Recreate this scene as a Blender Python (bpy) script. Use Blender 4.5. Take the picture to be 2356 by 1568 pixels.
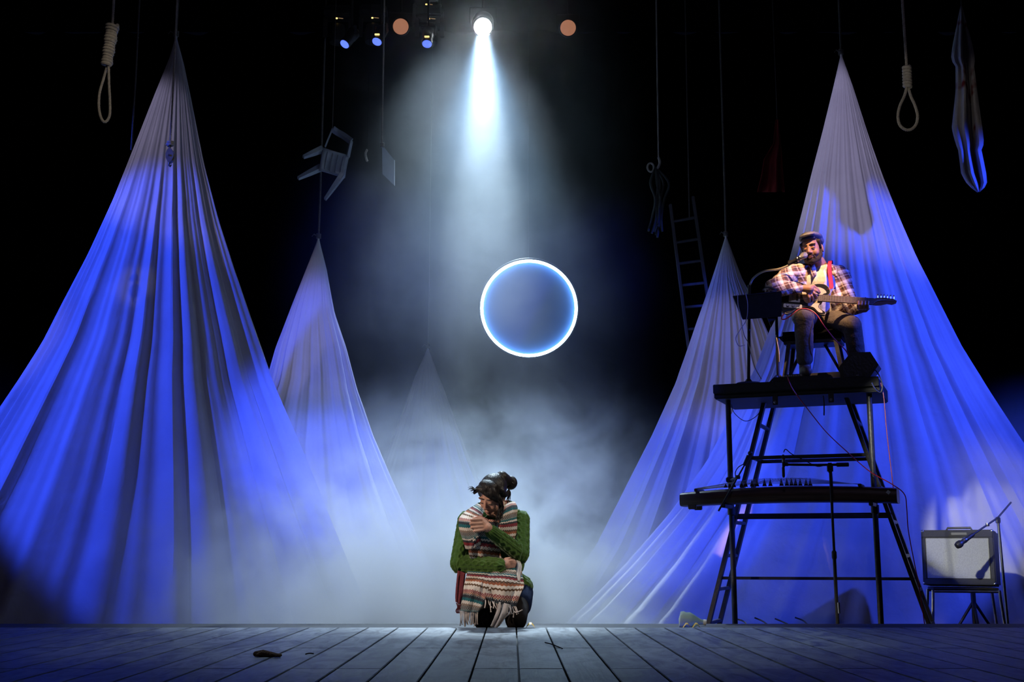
import bpy, bmesh, math, random
from mathutils import Vector, Matrix, Euler, noise

for o in list(bpy.data.objects):
    bpy.data.objects.remove(o)
SC = bpy.context.scene
COL = SC.collection
R = math.radians
V = Vector

# ---------------------------------------------------------------- camera
CAMZ = 0.455
PITCH = R(10.0)
FPX = 2750.0
cam_data = bpy.data.cameras.new('camera')
cam_data.sensor_width = 36.0
cam_data.lens = 36.0 * FPX / 2356.0
cam_data.clip_end = 100
cam = bpy.data.objects.new('camera', cam_data)
COL.objects.link(cam)
cam.location = (0, 0, CAMZ)
cam.rotation_euler = (math.pi / 2 + PITCH, 0, 0)
SC.camera = cam

# ---------------------------------------------------------------- world, exposure
world = bpy.data.worlds.new('world')
SC.world = world
world.use_nodes = True
world.node_tree.nodes['Background'].inputs[0].default_value = (0.004, 0.006, 0.02, 1)
world.node_tree.nodes['Background'].inputs[1].default_value = 0.12
SC.view_settings.view_transform = 'Standard'
SC.view_settings.look = 'None'
SC.view_settings.gamma = 1.0
SC.view_settings.use_curve_mapping = False
SC.view_settings.exposure = 0.0
cy = SC.cycles
cy.use_denoising = True
cy.max_bounces = 3
cy.diffuse_bounces = 2
cy.glossy_bounces = 2
cy.transmission_bounces = 2
cy.transparent_max_bounces = 8
cy.volume_bounces = 0
cy.volume_step_rate = 3.0
cy.use_adaptive_sampling = True
cy.adaptive_threshold = 0.055
cy.sample_clamp_indirect = 4.0
cy.caustics_reflective = False
cy.caustics_refractive = False


def P(u, v, Y):
    """the point at depth Y (metres in front of the camera) on the ray of photo pixel (u, v)"""
    a = (u - 1178.0) / FPX
    b = (784.0 - v) / FPX
    yy = math.cos(PITCH) - math.sin(PITCH) * b
    zz = math.sin(PITCH) + math.cos(PITCH) * b
    k = Y / yy
    return V((a * k, Y, CAMZ + zz * k))


def spot(name, loc, target, color, power, angle, blend=0.3, radius=0.08):
    d = bpy.data.lights.new(name, 'SPOT')
    d.color = color
    d.energy = power
    d.spot_size = R(angle)
    d.spot_blend = blend
    d.shadow_soft_size = radius
    o = bpy.data.objects.new(name, d)
    COL.objects.link(o)
    o.location = loc
    o.rotation_euler = (V(target) - V(loc)).to_track_quat('-Z', 'Y').to_euler()
    return o


# ---------------------------------------------------------------- stage lights out of frame
BLUE = (0.03, 0.075, 1.0)
LAV = (0.66, 0.60, 1.0)
# deep blue washes from both wings, each cut off by its round field edge
spot('blue_wash_light', (-7.6, 7.0, 4.4), (-2.75, 10.2, 1.95), BLUE, 2050, 40, 0.25, 0.1)
spot('blue_wash_light', (7.8, 6.6, 4.4), (3.05, 10.5, 1.95), BLUE, 2750, 39, 0.25, 0.1)
spot('blue_wash_light', (0.5, 1.2, 5.6), (-1.85, 12.2, 0.75), BLUE, 6800, 12, 0.45, 0.1)
spot('blue_wash_light', (-2.4, 2.0, 5.2), (1.75, 12.0, 0.8), BLUE, 4300, 13, 0.45, 0.1)
# pale lavender profiles on the tips of the cloths
spot('profile_light', (-7.2, 7.0, 7.2), (-3.35, 10.6, 4.1), LAV, 420, 15, 0.6, 0.06)
spot('profile_light', (0.2, 5.4, 7.4), (3.2, 11.0, 4.3), LAV, 900, 17, 0.5, 0.06)
spot('profile_light', (1.6, 4.0, 7.2), (-1.96, 12.3, 2.75), LAV, 520, 8.5, 0.6, 0.06)
spot('profile_light', (0.9, 4.0, 7.2), (2.15, 12.2, 2.5), LAV, 520, 10, 0.6, 0.06)
# added dim lavender fill from the front
spot('cover_light', (0.0, -0.5, 6.8), (0.0, 11.0, 1.6), (0.66, 0.60, 0.95), 150, 62, 1.0, 0.4)
# warm front-of-house light on the musician
spot('warm_key_light', (2.6, 4.9, 8.2), (2.345, 9.1, 2.43), (1.0, 0.60, 0.32), 5800, 5.9, 0.4, 0.06)
spot('rope_special_light', (-0.6, 3.4, 1.8), P(2089, 225, 7.9), (1.0, 0.9, 0.74), 160, 7, 0.7, 0.05)  # added narrow spots that brighten the nooses and the pulley
spot('rope_special_light', (0.2, 3.0, 6.9), P(391, 345, 9.0), (1.0, 0.92, 0.8), 170, 2.6, 0.8, 0.04)
spot('rope_special_light', (1.2, 2.2, 6.4), P(247, 190, 7.9), (1.0, 0.86, 0.66), 420, 7, 0.7, 0.05)
# warm-white low side lights on the kneeling actor
spot('warm_side_light', (-3.9, 5.6, 2.1), (-0.12, 7.8, 0.5), (1.0, 0.82, 0.66), 560, 15, 0.6, 0.06)
spot('warm_side_light', (3.2, 6.2, 3.4), (-0.05, 7.85, 0.5), (1.0, 0.88, 0.72), 420, 15, 0.6, 0.06)
# added cool overhead lamp that brightens the apron around the actor
spot('top_light', (-0.1, 7.2, 8.35), (-0.1, 6.9, 0.0), (0.58, 0.79, 1.0), 1050, 36, 1.0, 0.1)
# added unseen cold lamp, high behind, to brighten the fog bank
spot('back_light', (-0.5, 15.0, 8.35), (-0.55, 10.1, 0.0), (0.62, 0.81, 1.0), 10500, 33, 1.0, 0.1)
# pale low special that catches the amplifier and the haze by the right wing
spot('amplifier_special_light', (0.9, 5.9, 2.5), (3.97, 10.02, 0.66), (0.96, 0.96, 0.88), 900, 14, 0.4, 0.05)


# ---------------------------------------------------------------- object helpers
def link(o, parent=None):
    COL.objects.link(o)
    if parent is not None:
        o.parent = parent
        base = V(parent.location)
        p = parent.parent
        while p is not None:
            base = base + V(p.location)
            p = p.parent
        o.location = -base
    return o


def tag(o, label=None, cat=None, group=None, kind=None):
    if label:
        o['label'] = label
    if cat:
        o['category'] = cat
    if group:
        o['group'] = group
    if kind:
        o['kind'] = kind
    return o


def thing(name, loc, label, cat, group=None):
    o = bpy.data.objects.new(name, None)
    o.empty_display_size = 0.05
    COL.objects.link(o)
    o.location = loc
    return tag(o, label, cat, group)


class MB:
    """collects simple shapes into one mesh"""

    def __init__(s):
        s.v, s.f, s.uv, s.col = [], [], {}, {}

    def add(s, vs, fs):
        n = len(s.v)
        s.v += [tuple(p) for p in vs]
        s.f += [tuple(i + n for i in f) for f in fs]
        return n

    def box(s, c, size, rot=None, bevel=0.0):
        hx, hy, hz = [q / 2 for q in size]
        M = rot if rot is not None else Matrix.Identity(3)
        c = V(c)
        if bevel <= 0:
            vs = [c + M @ V((x * hx, y * hy, z * hz)) for x in (-1, 1) for y in (-1, 1) for z in (-1, 1)]
            s.add(vs, [(0, 1, 3, 2), (4, 6, 7, 5), (0, 4, 5, 1), (2, 3, 7, 6), (0, 2, 6, 4), (1, 5, 7, 3)])
        else:
            bm = bmesh.new()
            bmesh.ops.create_cube(bm, size=1.0)
            for q in bm.verts:
                q.co = V((q.co.x * 2 * hx, q.co.y * 2 * hy, q.co.z * 2 * hz))
            bmesh.ops.bevel(bm, geom=bm.edges[:], offset=bevel, segments=2, affect='EDGES')
            bm.verts.index_update()
            s.add([c + M @ q.co for q in bm.verts], [[q.index for q in f.verts] for f in bm.faces])
            bm.free()
        return s

    def bar(s, a, b, w, h, up=(0, 0, 1), bevel=0.0):
        a, b = V(a), V(b)
        d = b - a
        x = d.normalized()
        u = V(up)
        if abs(x.dot(u)) > 0.98:
            u = V((0, 1, 0))
        y = u.cross(x).normalized()
        z = x.cross(y)
        M = Matrix((x, y, z)).transposed()
        return s.box((a + b) / 2, (d.length, w, h), M, bevel)

    def tube(s, pts, r, seg=8, cap=True, closed=False, flat=1.0):
        pts = [V(p) for p in pts]
        n = len(pts)
        rs = r if isinstance(r, (list, tuple)) else [r] * n
        rows = []
        prev = None
        for i, p in enumerate(pts):
            if closed:
                t = pts[(i + 1) % n] - pts[i - 1]
            else:
                t = pts[min(i + 1, n - 1)] - pts[max(i - 1, 0)]
            t = t.normalized() if t.length > 1e-9 else V((0, 0, 1))
            if prev is None:
                q = V((0, 0, 1)) if abs(t.z) < 0.9 else V((0, -1, 0))
            else:
                q = prev
            y = t.cross(q)
            if y.length < 1e-6:
                y = t.cross(V((1, 0, 0)))
            y.normalize()
            x = y.cross(t).normalized()
            prev = x
            rows.append([p + (x * math.cos(2 * math.pi * k / seg) + y * (flat * math.sin(2 * math.pi * k / seg))) * rs[i] for k in range(seg)])
        vs = [p for row in rows for p in row]
        fs = []
        m = n if closed else n - 1
        for i in range(m):
            j = (i + 1) % n
            for k in range(seg):
                l = (k + 1) % seg
                fs.append((i * seg + k, i * seg + l, j * seg + l, j * seg + k))
        if cap and not closed:
            fs.append(tuple(range(seg - 1, -1, -1)))
            fs.append(tuple(range((n - 1) * seg, n * seg)))
        s.add(vs, fs)
        return s

    def capsule(s, a, b, ra, rb, seg=14):
        """tapered limb with round ends"""
        a, b = V(a), V(b)
        d = (b - a)
        L = d.length
        t = d / L if L > 1e-6 else V((0, 0, 1))
        pts, rs = [], []
        for k in range(5):
            q = math.pi / 2 * k / 5
            pts.append(a - t * (ra * math.cos(q)))
            rs.append(max(ra * math.sin(q), 0.0008))
        for k in range(5):
            w = k / 4
            pts.append(a.lerp(b, w))
            rs.append(ra + (rb - ra) * w)
        for k in range(4, -1, -1):
            q = math.pi / 2 * k / 5
            pts.append(b + t * (rb * math.cos(q)))
            rs.append(max(rb * math.sin(q), 0.0008))
        return s.tube(pts, rs, seg)

    def limb(s, pts, rs, seg=14):
        for i in range(len(pts) - 1):
            s.capsule(pts[i], pts[i + 1], rs[i], rs[i + 1], seg)
        return s

    def ell(s, c, rad, rot=None, seg=20, rings=12):
        c = V(c)
        M = rot if rot is not None else Matrix.Identity(3)
        vs = [c + M @ V((0, 0, rad[2]))]
        for i in range(1, rings):
            th = math.pi * i / rings
            for k in range(seg):
                ph = 2 * math.pi * k / seg
                vs.append(c + M @ V((rad[0] * math.sin(th) * math.cos(ph), rad[1] * math.sin(th) * math.sin(ph), rad[2] * math.cos(th))))
        vs.append(c + M @ V((0, 0, -rad[2])))
        fs = []
        for k in range(seg):
            l = (k + 1) % seg
            fs.append((0, 1 + k, 1 + l))
            for i in range(rings - 2):
                a = 1 + i * seg
                fs.append((a + k, a + seg + k, a + seg + l, a + l))
            a = 1 + (rings - 2) * seg
            fs.append((a + k, len(vs) - 1, a + l))
        s.add(vs, fs)
        return s

    def lathe(s, prof, c=(0, 0, 0), rot=None, seg=24, cap=True):
        """prof: (radius, height) pairs about the local z axis"""
        c = V(c)
        M = rot if rot is not None else Matrix.Identity(3)
        vs, fs = [], []
        for r, h in prof:
            for k in range(seg):
                q = 2 * math.pi * k / seg
                vs.append(c + M @ V((max(r, 1e-4) * math.cos(q), max(r, 1e-4) * math.sin(q), h)))
        for i in range(len(prof) - 1):
            for k in range(seg):
                l = (k + 1) % seg
                fs.append((i * seg + k, i * seg + l, (i + 1) * seg + l, (i + 1) * seg + k))
        if cap:
            fs.append(tuple(range(seg - 1, -1, -1)))
            fs.append(tuple(range((len(prof) - 1) * seg, len(prof) * seg)))
        s.add(vs, fs)
        return s

    def prism(s, poly, d, ):
        """poly: 3-D points of a flat outline, pushed along vector d"""
        n = len(poly)
        poly = [V(p) for p in poly]
        d = V(d)
        s.add(poly + [p + d for p in poly], [tuple(range(n)), tuple(range(2 * n - 1, n - 1, -1))] + [(i, i + n, (i + 1) % n + n, (i + 1) % n) for i in range(n)])
        return s

    def grid(s, rows, closed=False, uvs=None):
        n, m = len(rows), len(rows[0])
        base = len(s.v)
        fs = []
        for i in range(n - 1):
            for k in range(m if closed else m - 1):
                l = (k + 1) % m
                fs.append((i * m + k, i * m + l, (i + 1) * m + l, (i + 1) * m + k))
        s.add([p for r_ in rows for p in r_], fs)
        for i in range(n):
            for k in range(m):
                s.uv[base + i * m + k] = (uvs[i][k] if uvs else (k / max(m - 1, 1), i / max(n - 1, 1)))
        return s

    def mesh(s, name, smooth=True):
        me = bpy.data.meshes.new(name)
        me.from_pydata(s.v, [], s.f)
        if s.uv:
            lay = me.uv_layers.new(name='UVMap')
            for lp in me.loops:
                lay.data[lp.index].uv = s.uv.get(lp.vertex_index, (0, 0))
        bm = bmesh.new()
        bm.from_mesh(me)
        bmesh.ops.recalc_face_normals(bm, faces=bm.faces[:])
        bm.to_mesh(me)
        bm.free()
        if smooth:
            me.polygons.foreach_set('use_smooth', [True] * len(me.polygons))
            try:
                me.set_sharp_from_angle(angle=R(42))
            except Exception:
                pass
        return me

    def obj(s, name, mat, parent=None, smooth=True, label=None):
        me = s.mesh(name, smooth)
        o = bpy.data.objects.new(name, me)
        if mat is not None:
            me.materials.append(mat)
        link(o, parent)
        if label:
            o['label'] = label
        return o


def fuse(mb, voxel, smooth_n=4, fac=0.5):
    """one continuous surface out of overlapping closed shapes"""
    me = mb.mesh('tmp', False)
    o = bpy.data.objects.new('tmp', me)
    COL.objects.link(o)
    m = o.modifiers.new('r', 'REMESH')
    m.mode = 'VOXEL'
    m.voxel_size = voxel
    m.use_smooth_shade = True
    if smooth_n:
        q = o.modifiers.new('s', 'SMOOTH')
        q.factor = fac
        q.iterations = smooth_n
    dg = bpy.context.evaluated_depsgraph_get()
    dg.update()
    out = bpy.data.meshes.new_from_object(o.evaluated_get(dg))
    bpy.data.objects.remove(o)
    out.polygons.foreach_set('use_smooth', [True] * len(out.polygons))
    return out


def mesh_obj(name, me, mat, parent=None, label=None):
    o = bpy.data.objects.new(name, me)
    me.name = name
    me.materials.clear()
    me.materials.append(mat)
    link(o, parent)
    if label:
        o['label'] = label
    return o


def smoothcurve(pts, n=8, closed=False):
    """Catmull-Rom through points"""
    pts = [V(p) for p in pts]
    out = []
    m = len(pts)
    for i in range(m if closed else m - 1):
        if closed:
            p0, p1, p2, p3 = pts[i - 1], pts[i], pts[(i + 1) % m], pts[(i + 2) % m]
        else:
            p0, p1, p2, p3 = pts[max(i - 1, 0)], pts[i], pts[i + 1], pts[min(i + 2, m - 1)]
        for k in range(n):
            t = k / n
            out.append(0.5 * ((2 * p1) + (p2 - p0) * t + (2 * p0 - 5 * p1 + 4 * p2 - p3) * t * t + (3 * p1 - p0 - 3 * p2 + p3) * t ** 3))
    if not closed:
        out.append(pts[-1].copy())
    return out


# ---------------------------------------------------------------- materials
def nodes_of(m):
    m.use_nodes = True
    return m.node_tree.nodes, m.node_tree.links


def pm(name, c1, c2=None, scale=8.0, rough=0.6, metal=0.0, bump=0.0, bscale=None, stretch=(1, 1, 1), spec=0.5, detail=4.0, contrast=(0.3, 0.7), trans=0.0, sheen=0.0):
    """principled material with noise-mixed colour and optional fine relief"""
    m = bpy.data.materials.new(name)
    N, L = nodes_of(m)
    b = N['Principled BSDF']
    b.inputs['Roughness'].default_value = rough
    b.inputs['Metallic'].default_value = metal
    b.inputs['Specular IOR Level'].default_value = spec
    if sheen:
        b.inputs['Sheen Weight'].default_value = sheen
    tc = N.new('ShaderNodeTexCoord')
    mp = N.new('ShaderNodeMapping')
    mp.inputs['Scale'].default_value = stretch
    L.new(tc.outputs['Object'], mp.inputs[0])
    nz = N.new('ShaderNodeTexNoise')
    nz.inputs['Scale'].default_value = scale
    nz.inputs['Detail'].default_value = detail
    L.new(mp.outputs[0], nz.inputs['Vector'])
    rp = N.new('ShaderNodeValToRGB')
    rp.color_ramp.elements[0].position = contrast[0]
    rp.color_ramp.elements[1].position = contrast[1]
    c2 = c2 or tuple(q * 0.75 for q in c1)
    rp.color_ramp.elements[0].color = (*c1, 1)
    rp.color_ramp.elements[1].color = (*c2, 1)
    L.new(nz.outputs['Fac'], rp.inputs[0])
    L.new(rp.outputs[0], b.inputs['Base Color'])
    if bump:
        n2 = N.new('ShaderNodeTexNoise')
        n2.inputs['Scale'].default_value = bscale or scale * 4
        n2.inputs['Detail'].default_value = 3
        L.new(mp.outputs[0], n2.inputs['Vector'])
        bp = N.new('ShaderNodeBump')
        bp.inputs['Strength'].default_value = bump
        bp.inputs['Distance'].default_value = 0.02
        L.new(n2.outputs['Fac'], bp.inputs['Height'])
        L.new(bp.outputs[0], b.inputs['Normal'])
    if trans:
        out = N['Material Output']
        tr = N.new('ShaderNodeBsdfTranslucent')
        L.new(rp.outputs[0], tr.inputs[0])
        mx = N.new('ShaderNodeMixShader')
        mx.inputs[0].default_value = trans
        L.new(b.outputs[0], mx.inputs[1])
        L.new(tr.outputs[0], mx.inputs[2])
        L.new(mx.outputs[0], out.inputs[0])
    return m


def em(name, color, strength, sampling='NONE'):
    m = bpy.data.materials.new(name)
    N, L = nodes_of(m)
    b = N['Principled BSDF']
    b.inputs['Base Color'].default_value = (0.02, 0.02, 0.02, 1)
    b.inputs['Emission Color'].default_value = (*color, 1)
    b.inputs['Emission Strength'].default_value = strength
    m.cycles.emission_sampling = sampling
    return m


M = {}
M['black_cloth'] = pm('black_cloth', (0.0025, 0.0025, 0.003), (0.004, 0.004, 0.005), 3, 0.95, spec=0.1, bump=0.2, bscale=9)
M['black_floor'] = pm('black_floor', (0.03, 0.03, 0.034), (0.05, 0.05, 0.055), 4, 0.65, spec=0.3)
M['black_metal'] = pm('black_metal', (0.012, 0.012, 0.013), (0.03, 0.03, 0.03), 14, 0.42, 0.0, spec=0.5, bump=0.1)
M['black_plastic'] = pm('black_plastic', (0.010, 0.010, 0.011), (0.02, 0.02, 0.021), 30, 0.5)
M['chrome'] = pm('chrome', (0.62, 0.62, 0.64), (0.5, 0.5, 0.52), 20, 0.28, 1.0)
M['rope'] = pm('rope', (0.50, 0.46, 0.39), (0.36, 0.33, 0.27), 60, 0.9, bump=0.4, bscale=260)
M['dark_rope'] = pm('dark_rope', (0.17, 0.15, 0.13), (0.10, 0.09, 0.08), 60, 0.9, bump=0.4, bscale=200)

# ================================================================ the stage
FLOOR_Z = -0.25      # main stage floor, lower than the plank apron
STEP_Z = -0.035      # strip behind the apron edge where the actor kneels
EDGE = 7.5           # far edge of the apron


def plank_material():
    m = bpy.data.materials.new('painted_plank')
    N, L = nodes_of(m)
    b = N['Principled BSDF']
    geo = N.new('ShaderNodeNewGeometry')
    oi = N.new('ShaderNodeObjectInfo')
    mp = N.new('ShaderNodeMapping')
    mp.inputs['Scale'].default_value = (3.2, 1.0, 1.0)
    L.new(geo.outputs['Position'], mp.inputs[0])
    n1 = N.new('ShaderNodeTexNoise')
    n1.inputs['Scale'].default_value = 2.6
    n1.inputs['Detail'].default_value = 8
    n1.inputs['Roughness'].default_value = 0.66
    n1.inputs['Distortion'].default_value = 1.3
    L.new(mp.outputs[0], n1.inputs['Vector'])
    r1 = N.new('ShaderNodeValToRGB')
    r1.color_ramp.elements[0].position = 0.36
    r1.color_ramp.elements[0].color = (0.075, 0.08, 0.09, 1)
    r1.color_ramp.elements[1].position = 0.58
    r1.color_ramp.elements[1].color = (0.30, 0.31, 0.335, 1)
    L.new(n1.outputs['Fac'], r1.inputs[0])
    mr = N.new('ShaderNodeMapRange')
    mr.inputs['To Min'].default_value = 0.78
    mr.inputs['To Max'].default_value = 1.18
    L.new(oi.outputs['Random'], mr.inputs[0])
    mx = N.new('ShaderNodeMix')
    mx.data_type = 'RGBA'
    mx.blend_type = 'MULTIPLY'
    mx.inputs[0].default_value = 1.0
    L.new(r1.outputs[0], mx.inputs[6])
    L.new(mr.outputs[0], mx.inputs[7])
    L.new(mx.outputs[2], b.inputs['Base Color'])
    r2 = N.new('ShaderNodeMapRange')
    r2.inputs['To Min'].default_value = 0.34
    r2.inputs['To Max'].default_value = 0.62
    L.new(n1.outputs['Fac'], r2.inputs[0])
    L.new(r2.outputs[0], b.inputs['Roughness'])
    mp2 = N.new('ShaderNodeMapping')
    mp2.inputs['Scale'].default_value = (60, 3, 10)
    L.new(geo.outputs['Position'], mp2.inputs[0])
    n2 = N.new('ShaderNodeTexNoise')
    n2.inputs['Scale'].default_value = 1.0
    n2.inputs['Detail'].default_value = 5
    L.new(mp2.outputs[0], n2.inputs['Vector'])
    bp = N.new('ShaderNodeBump')
    bp.inputs['Strength'].default_value = 0.25
    bp.inputs['Distance'].default_value = 0.004
    L.new(n2.outputs['Fac'], bp.inputs['Height'])
    L.new(bp.outputs[0], b.inputs['Normal'])
    return m


M['plank'] = plank_material()
floor = MB().box((0, 3.2, -0.16), (13.0, 8.56, 0.26)).obj('floor', M['black_floor'], smooth=False)
tag(floor, kind='structure')
PW = 0.1804
rows_y = [(2.2, 4.885), (4.888, 5.918), (5.921, EDGE)]
rnd = random.Random(3)
for (ya, yb) in rows_y:
    mbp = MB().box((0, 0, 0), (PW - 0.0085, yb - ya, 0.03), None, 0.0022)
    me = mbp.mesh('plank', False)
    me.materials.append(M['plank'])
    for k in range(-24, 25):
        o = bpy.data.objects.new('plank', me)
        link(o, floor)
        o.location = (-0.064 + PW * k - floor.location.x, (ya + yb) / 2, -0.015 + rnd.uniform(-0.0008, 0.0008))

stage = MB().box((0, 13.3, FLOOR_Z - 0.1), (18.0, 9.6, 0.2)).obj('floor_main_stage', M['black_floor'], smooth=False)
tag(stage, kind='structure')
step = MB().box((0, 8.0, STEP_Z - 0.16), (13.0, 0.98, 0.32)).obj('floor_stage_step', M['black_floor'], smooth=False)
tag(step, kind='structure')


def drape(name, x0, x1, y, z0, z1, seed, axis='x', depth=0.12):
    """black stage drape with soft vertical folds, as a wall"""
    rr = random.Random(seed)
    ph = [rr.uniform(0, 6.3) for _ in range(4)]
    n = int((x1 - x0) * 16)
    rows = []
    for z in (z0, z0 + 0.4, (z0 + z1) / 2, z1):
        row = []
        for i in range(n + 1):
            x = x0 + (x1 - x0) * i / n
            d = depth * (0.5 * math.sin(7.3 * x + ph[0]) + 0.3 * math.sin(12.1 * x + ph[1]) + 0.3 * math.sin(3.1 * x + ph[2]))
            row.append((x, y + d, z) if axis == 'x' else (y + d, x, z))
        rows.append(row)
    mb = MB().grid(rows)
    o = mb.obj(name, M['black_cloth'])
    so = o.modifiers.new('t', 'SOLIDIFY')
    so.thickness = 0.01
    return tag(o, kind='structure')


drape('wall_back', -8.9, 8.9, 17.9, FLOOR_Z, 8.6, 1)
drape('wall_left', -1.0, 17.8, -8.7, FLOOR_Z, 8.6, 2, 'y')
drape('wall_right', -1.0, 17.8, 8.7, FLOOR_Z, 8.6, 4, 'y')
ceil = MB().box((0, 8.5, 8.75), (18, 19, 0.2)).obj('ceiling', M['black_cloth'], smooth=False)
tag(ceil, kind='structure')
tag(MB().box((0, 1.0, -0.46), (18, 13.2, 0.3)).obj('floor_under_apron', M['black_floor'], smooth=False), kind='structure')

# ================================================================ hanging cloth tents
def cloth_material(name, c1, c2):
    m = bpy.data.materials.new(name)
    N, L = nodes_of(m)
    b = N['Principled BSDF']
    b.inputs['Roughness'].default_value = 0.9
    b.inputs['Specular IOR Level'].default_value = 0.15
    geo = N.new('ShaderNodeNewGeometry')
    n1 = N.new('ShaderNodeTexNoise')
    n1.inputs['Scale'].default_value = 1.7
    n1.inputs['Detail'].default_value = 6
    L.new(geo.outputs['Position'], n1.inputs['Vector'])
    rp = N.new('ShaderNodeValToRGB')
    rp.color_ramp.elements[0].position = 0.35
    rp.color_ramp.elements[0].color = (*c1, 1)
    rp.color_ramp.elements[1].position = 0.68
    rp.color_ramp.elements[1].color = (*c2, 1)
    L.new(n1.outputs['Fac'], rp.inputs[0])
    L.new(rp.outputs[0], b.inputs['Base Color'])
    # crumpled creases, fine weave
    n2 = N.new('ShaderNodeTexNoise')
    n2.inputs['Scale'].default_value = 7.0
    n2.inputs['Detail'].default_value = 7
    n2.inputs['Distortion'].default_value = 0.5
    L.new(geo.outputs['Position'], n2.inputs['Vector'])
    bp = N.new('ShaderNodeBump')
    bp.inputs['Strength'].default_value = 0.34
    bp.inputs['Distance'].default_value = 0.025
    L.new(n2.outputs['Fac'], bp.inputs['Height'])
    L.new(bp.outputs[0], b.inputs['Normal'])
    tr = N.new('ShaderNodeBsdfTranslucent')
    L.new(rp.outputs[0], tr.inputs[0])
    mx = N.new('ShaderNodeMixShader')
    mx.inputs[0].default_value = 0.12
    L.new(b.outputs[0], mx.inputs[1])
    L.new(tr.outputs[0], mx.inputs[2])
    L.new(mx.outputs[0], N['Material Output'].inputs[0])
    return m


M['tent'] = cloth_material('white_cotton', (0.74, 0.73, 0.74), (0.60, 0.59, 0.61))


def interp(tab, z):
    """tab: (z, x) sorted by falling z"""
    if z >= tab[0][0]:
        return tab[0][1]
    for (za, xa), (zb, xb) in zip(tab, tab[1:]):
        if z >= zb:
            t = (za - z) / (za - zb)
            return xa + (xb - xa) * t
    return tab[-1][1]


def tent(apex, D, left, right, seed, label, nf=30, amp=1.0, hdmax=1.0, rope_top=7.9, rope_r=0.011, ratio=0.5, nh=64, nphi=300, push=0.0):
    rr = random.Random(seed)
    A = P(apex[0], apex[1], D)
    tl = [(A.z, A.x)] + [(q.z, q.x) for q in (P(u, v, D) for v, u in left)]
    trr = [(A.z, A.x)] + [(q.z, q.x) for q in (P(u, v, D) for v, u in right)]
    t = thing('cloth_tent', (A.x, D, FLOOR_Z), label, 'tent', None)
    # irregular folds: soft ridges of uneven width, each running from tip to hem
    folds = []
    ph = 0.0
    while ph < 2 * math.pi:
        w = 2 * math.pi / nf * rr.uniform(0.55, 1.6)
        folds.append((ph + w / 2, w * rr.uniform(0.26, 0.42), rr.uniform(0.5, 1.25) * (w * nf / 6.28) ** 0.6, rr.uniform(-0.05, 0.05), rr.uniform(0.02, 0.35)))
        ph += w
    p2 = [rr.uniform(0, 6.28) for _ in range(3)]
    rows = []
    for i in range(nh + 1):
        s = (i / nh) ** 1.15
        z = A.z + (FLOOR_Z + 0.006 - A.z) * s
        xl, xr = interp(tl, z), interp(trr, z)
        hw = max((xr - xl) / 2, 0.012)
        cx = (xl + xr) / 2
        hd = hdmax * (1 - math.exp(-ratio * hw / hdmax)) + 0.01
        am = amp * 0.044 * min(hw, 1.5) ** (1.15 if hw < 1 else 0.8)
        cyy = D - push * s * s
        row = []
        for k in range(nphi):
            q = 2 * math.pi * k / nphi
            f = 0.0
            for (c, w, a, dr, born) in folds:
                g = (q - c - dr * s + math.pi) % (2 * math.pi) - math.pi
                if abs(g) < 3.2 * w:
                    f += a * math.exp(-(g / w) ** 2) * min(1.0, 0.35 + max(0, s - born * 0.5) * 2.2)
            f += 0.12 * math.sin(41 * q + p2[0]) + 0.07 * math.sin(67 * q + p2[1] + 2 * s)
            f -= 0.8
            c_, s_ = math.cos(q), math.sin(q)
            nx, ny = c_ / hw, s_ / hd
            nl = math.hypot(nx, ny)
            nx, ny = nx / nl, ny / nl
            row.append((cx + hw * c_ + nx * am * f, cyy - hd * s_ - ny * am * f, z + 0.02 * am * math.sin(9 * q)))
        rows.append(row)
    MB().grid(rows, closed=True).obj('canopy', M['tent'], t)
    MB().tube([A + V((0, 0, -0.03)), A + V((0.004, 0, 0.5)), V((A.x + 0.01, D, rope_top))], rope_r, 8).obj('rope', M['dark_rope'], t)
    k = MB()
    for j in range(4):
        c = A + V((0, 0, -0.012 + 0.014 * j))
        k.tube([c + V((0.021 * math.cos(a), 0.021 * math.sin(a), 0.003 * math.sin(2 * a))) for a in [2 * math.pi * i / 14 for i in range(14)]], 0.008, 6, closed=True)
    k.tube([A, A + V((-0.05, -0.01, 0.03)), A + V((-0.07, -0.02, 0.0))], [0.007, 0.007, 0.004], 6)
    k.obj('knot', M['dark_rope'], t)
    return t


tent((405, 80), 10.7,
     [(130, 391), (230, 350), (330, 310), (460, 258), (590, 200), (690, 150), (790, 100), (870, 50), (945, 0), (1100, -105), (1250, -215), (1440, -380)],
     [(150, 424), (230, 441), (370, 468), (510, 500), (620, 530), (720, 561), (880, 612), (1070, 690), (1230, 757), (1330, 800), (1440, 850)],
     11, 'tallest white cloth tent, with a wooden pulley hanging in front of it', 19, 2.0, 1.25)
tent((733, 545), 12.6,
     [(600, 712), (700, 672), (800, 635), (880, 614), (1000, 560), (1100, 505), (1250, 430), (1440, 330)],
     [(620, 752), (720, 770), (800, 795), (900, 818), (1000, 850), (1100, 890), (1180, 925), (1250, 955), (1330, 985), (1440, 1025)],
     5, 'half-height white cloth tent hanging under the plastic chair', 20, 1.5, 1.0)
tent((985, 798), 15.4,
     [(870, 952), (950, 925), (1100, 870), (1250, 810), (1440, 730)],
     [(870, 1012), (950, 1043), (1050, 1080), (1120, 1110), (1250, 1165), (1440, 1250)],
     8, 'small far cloth tent seen dimly through the stage fog', 18, 1.2, 0.9, rope_r=0.004)
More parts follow.
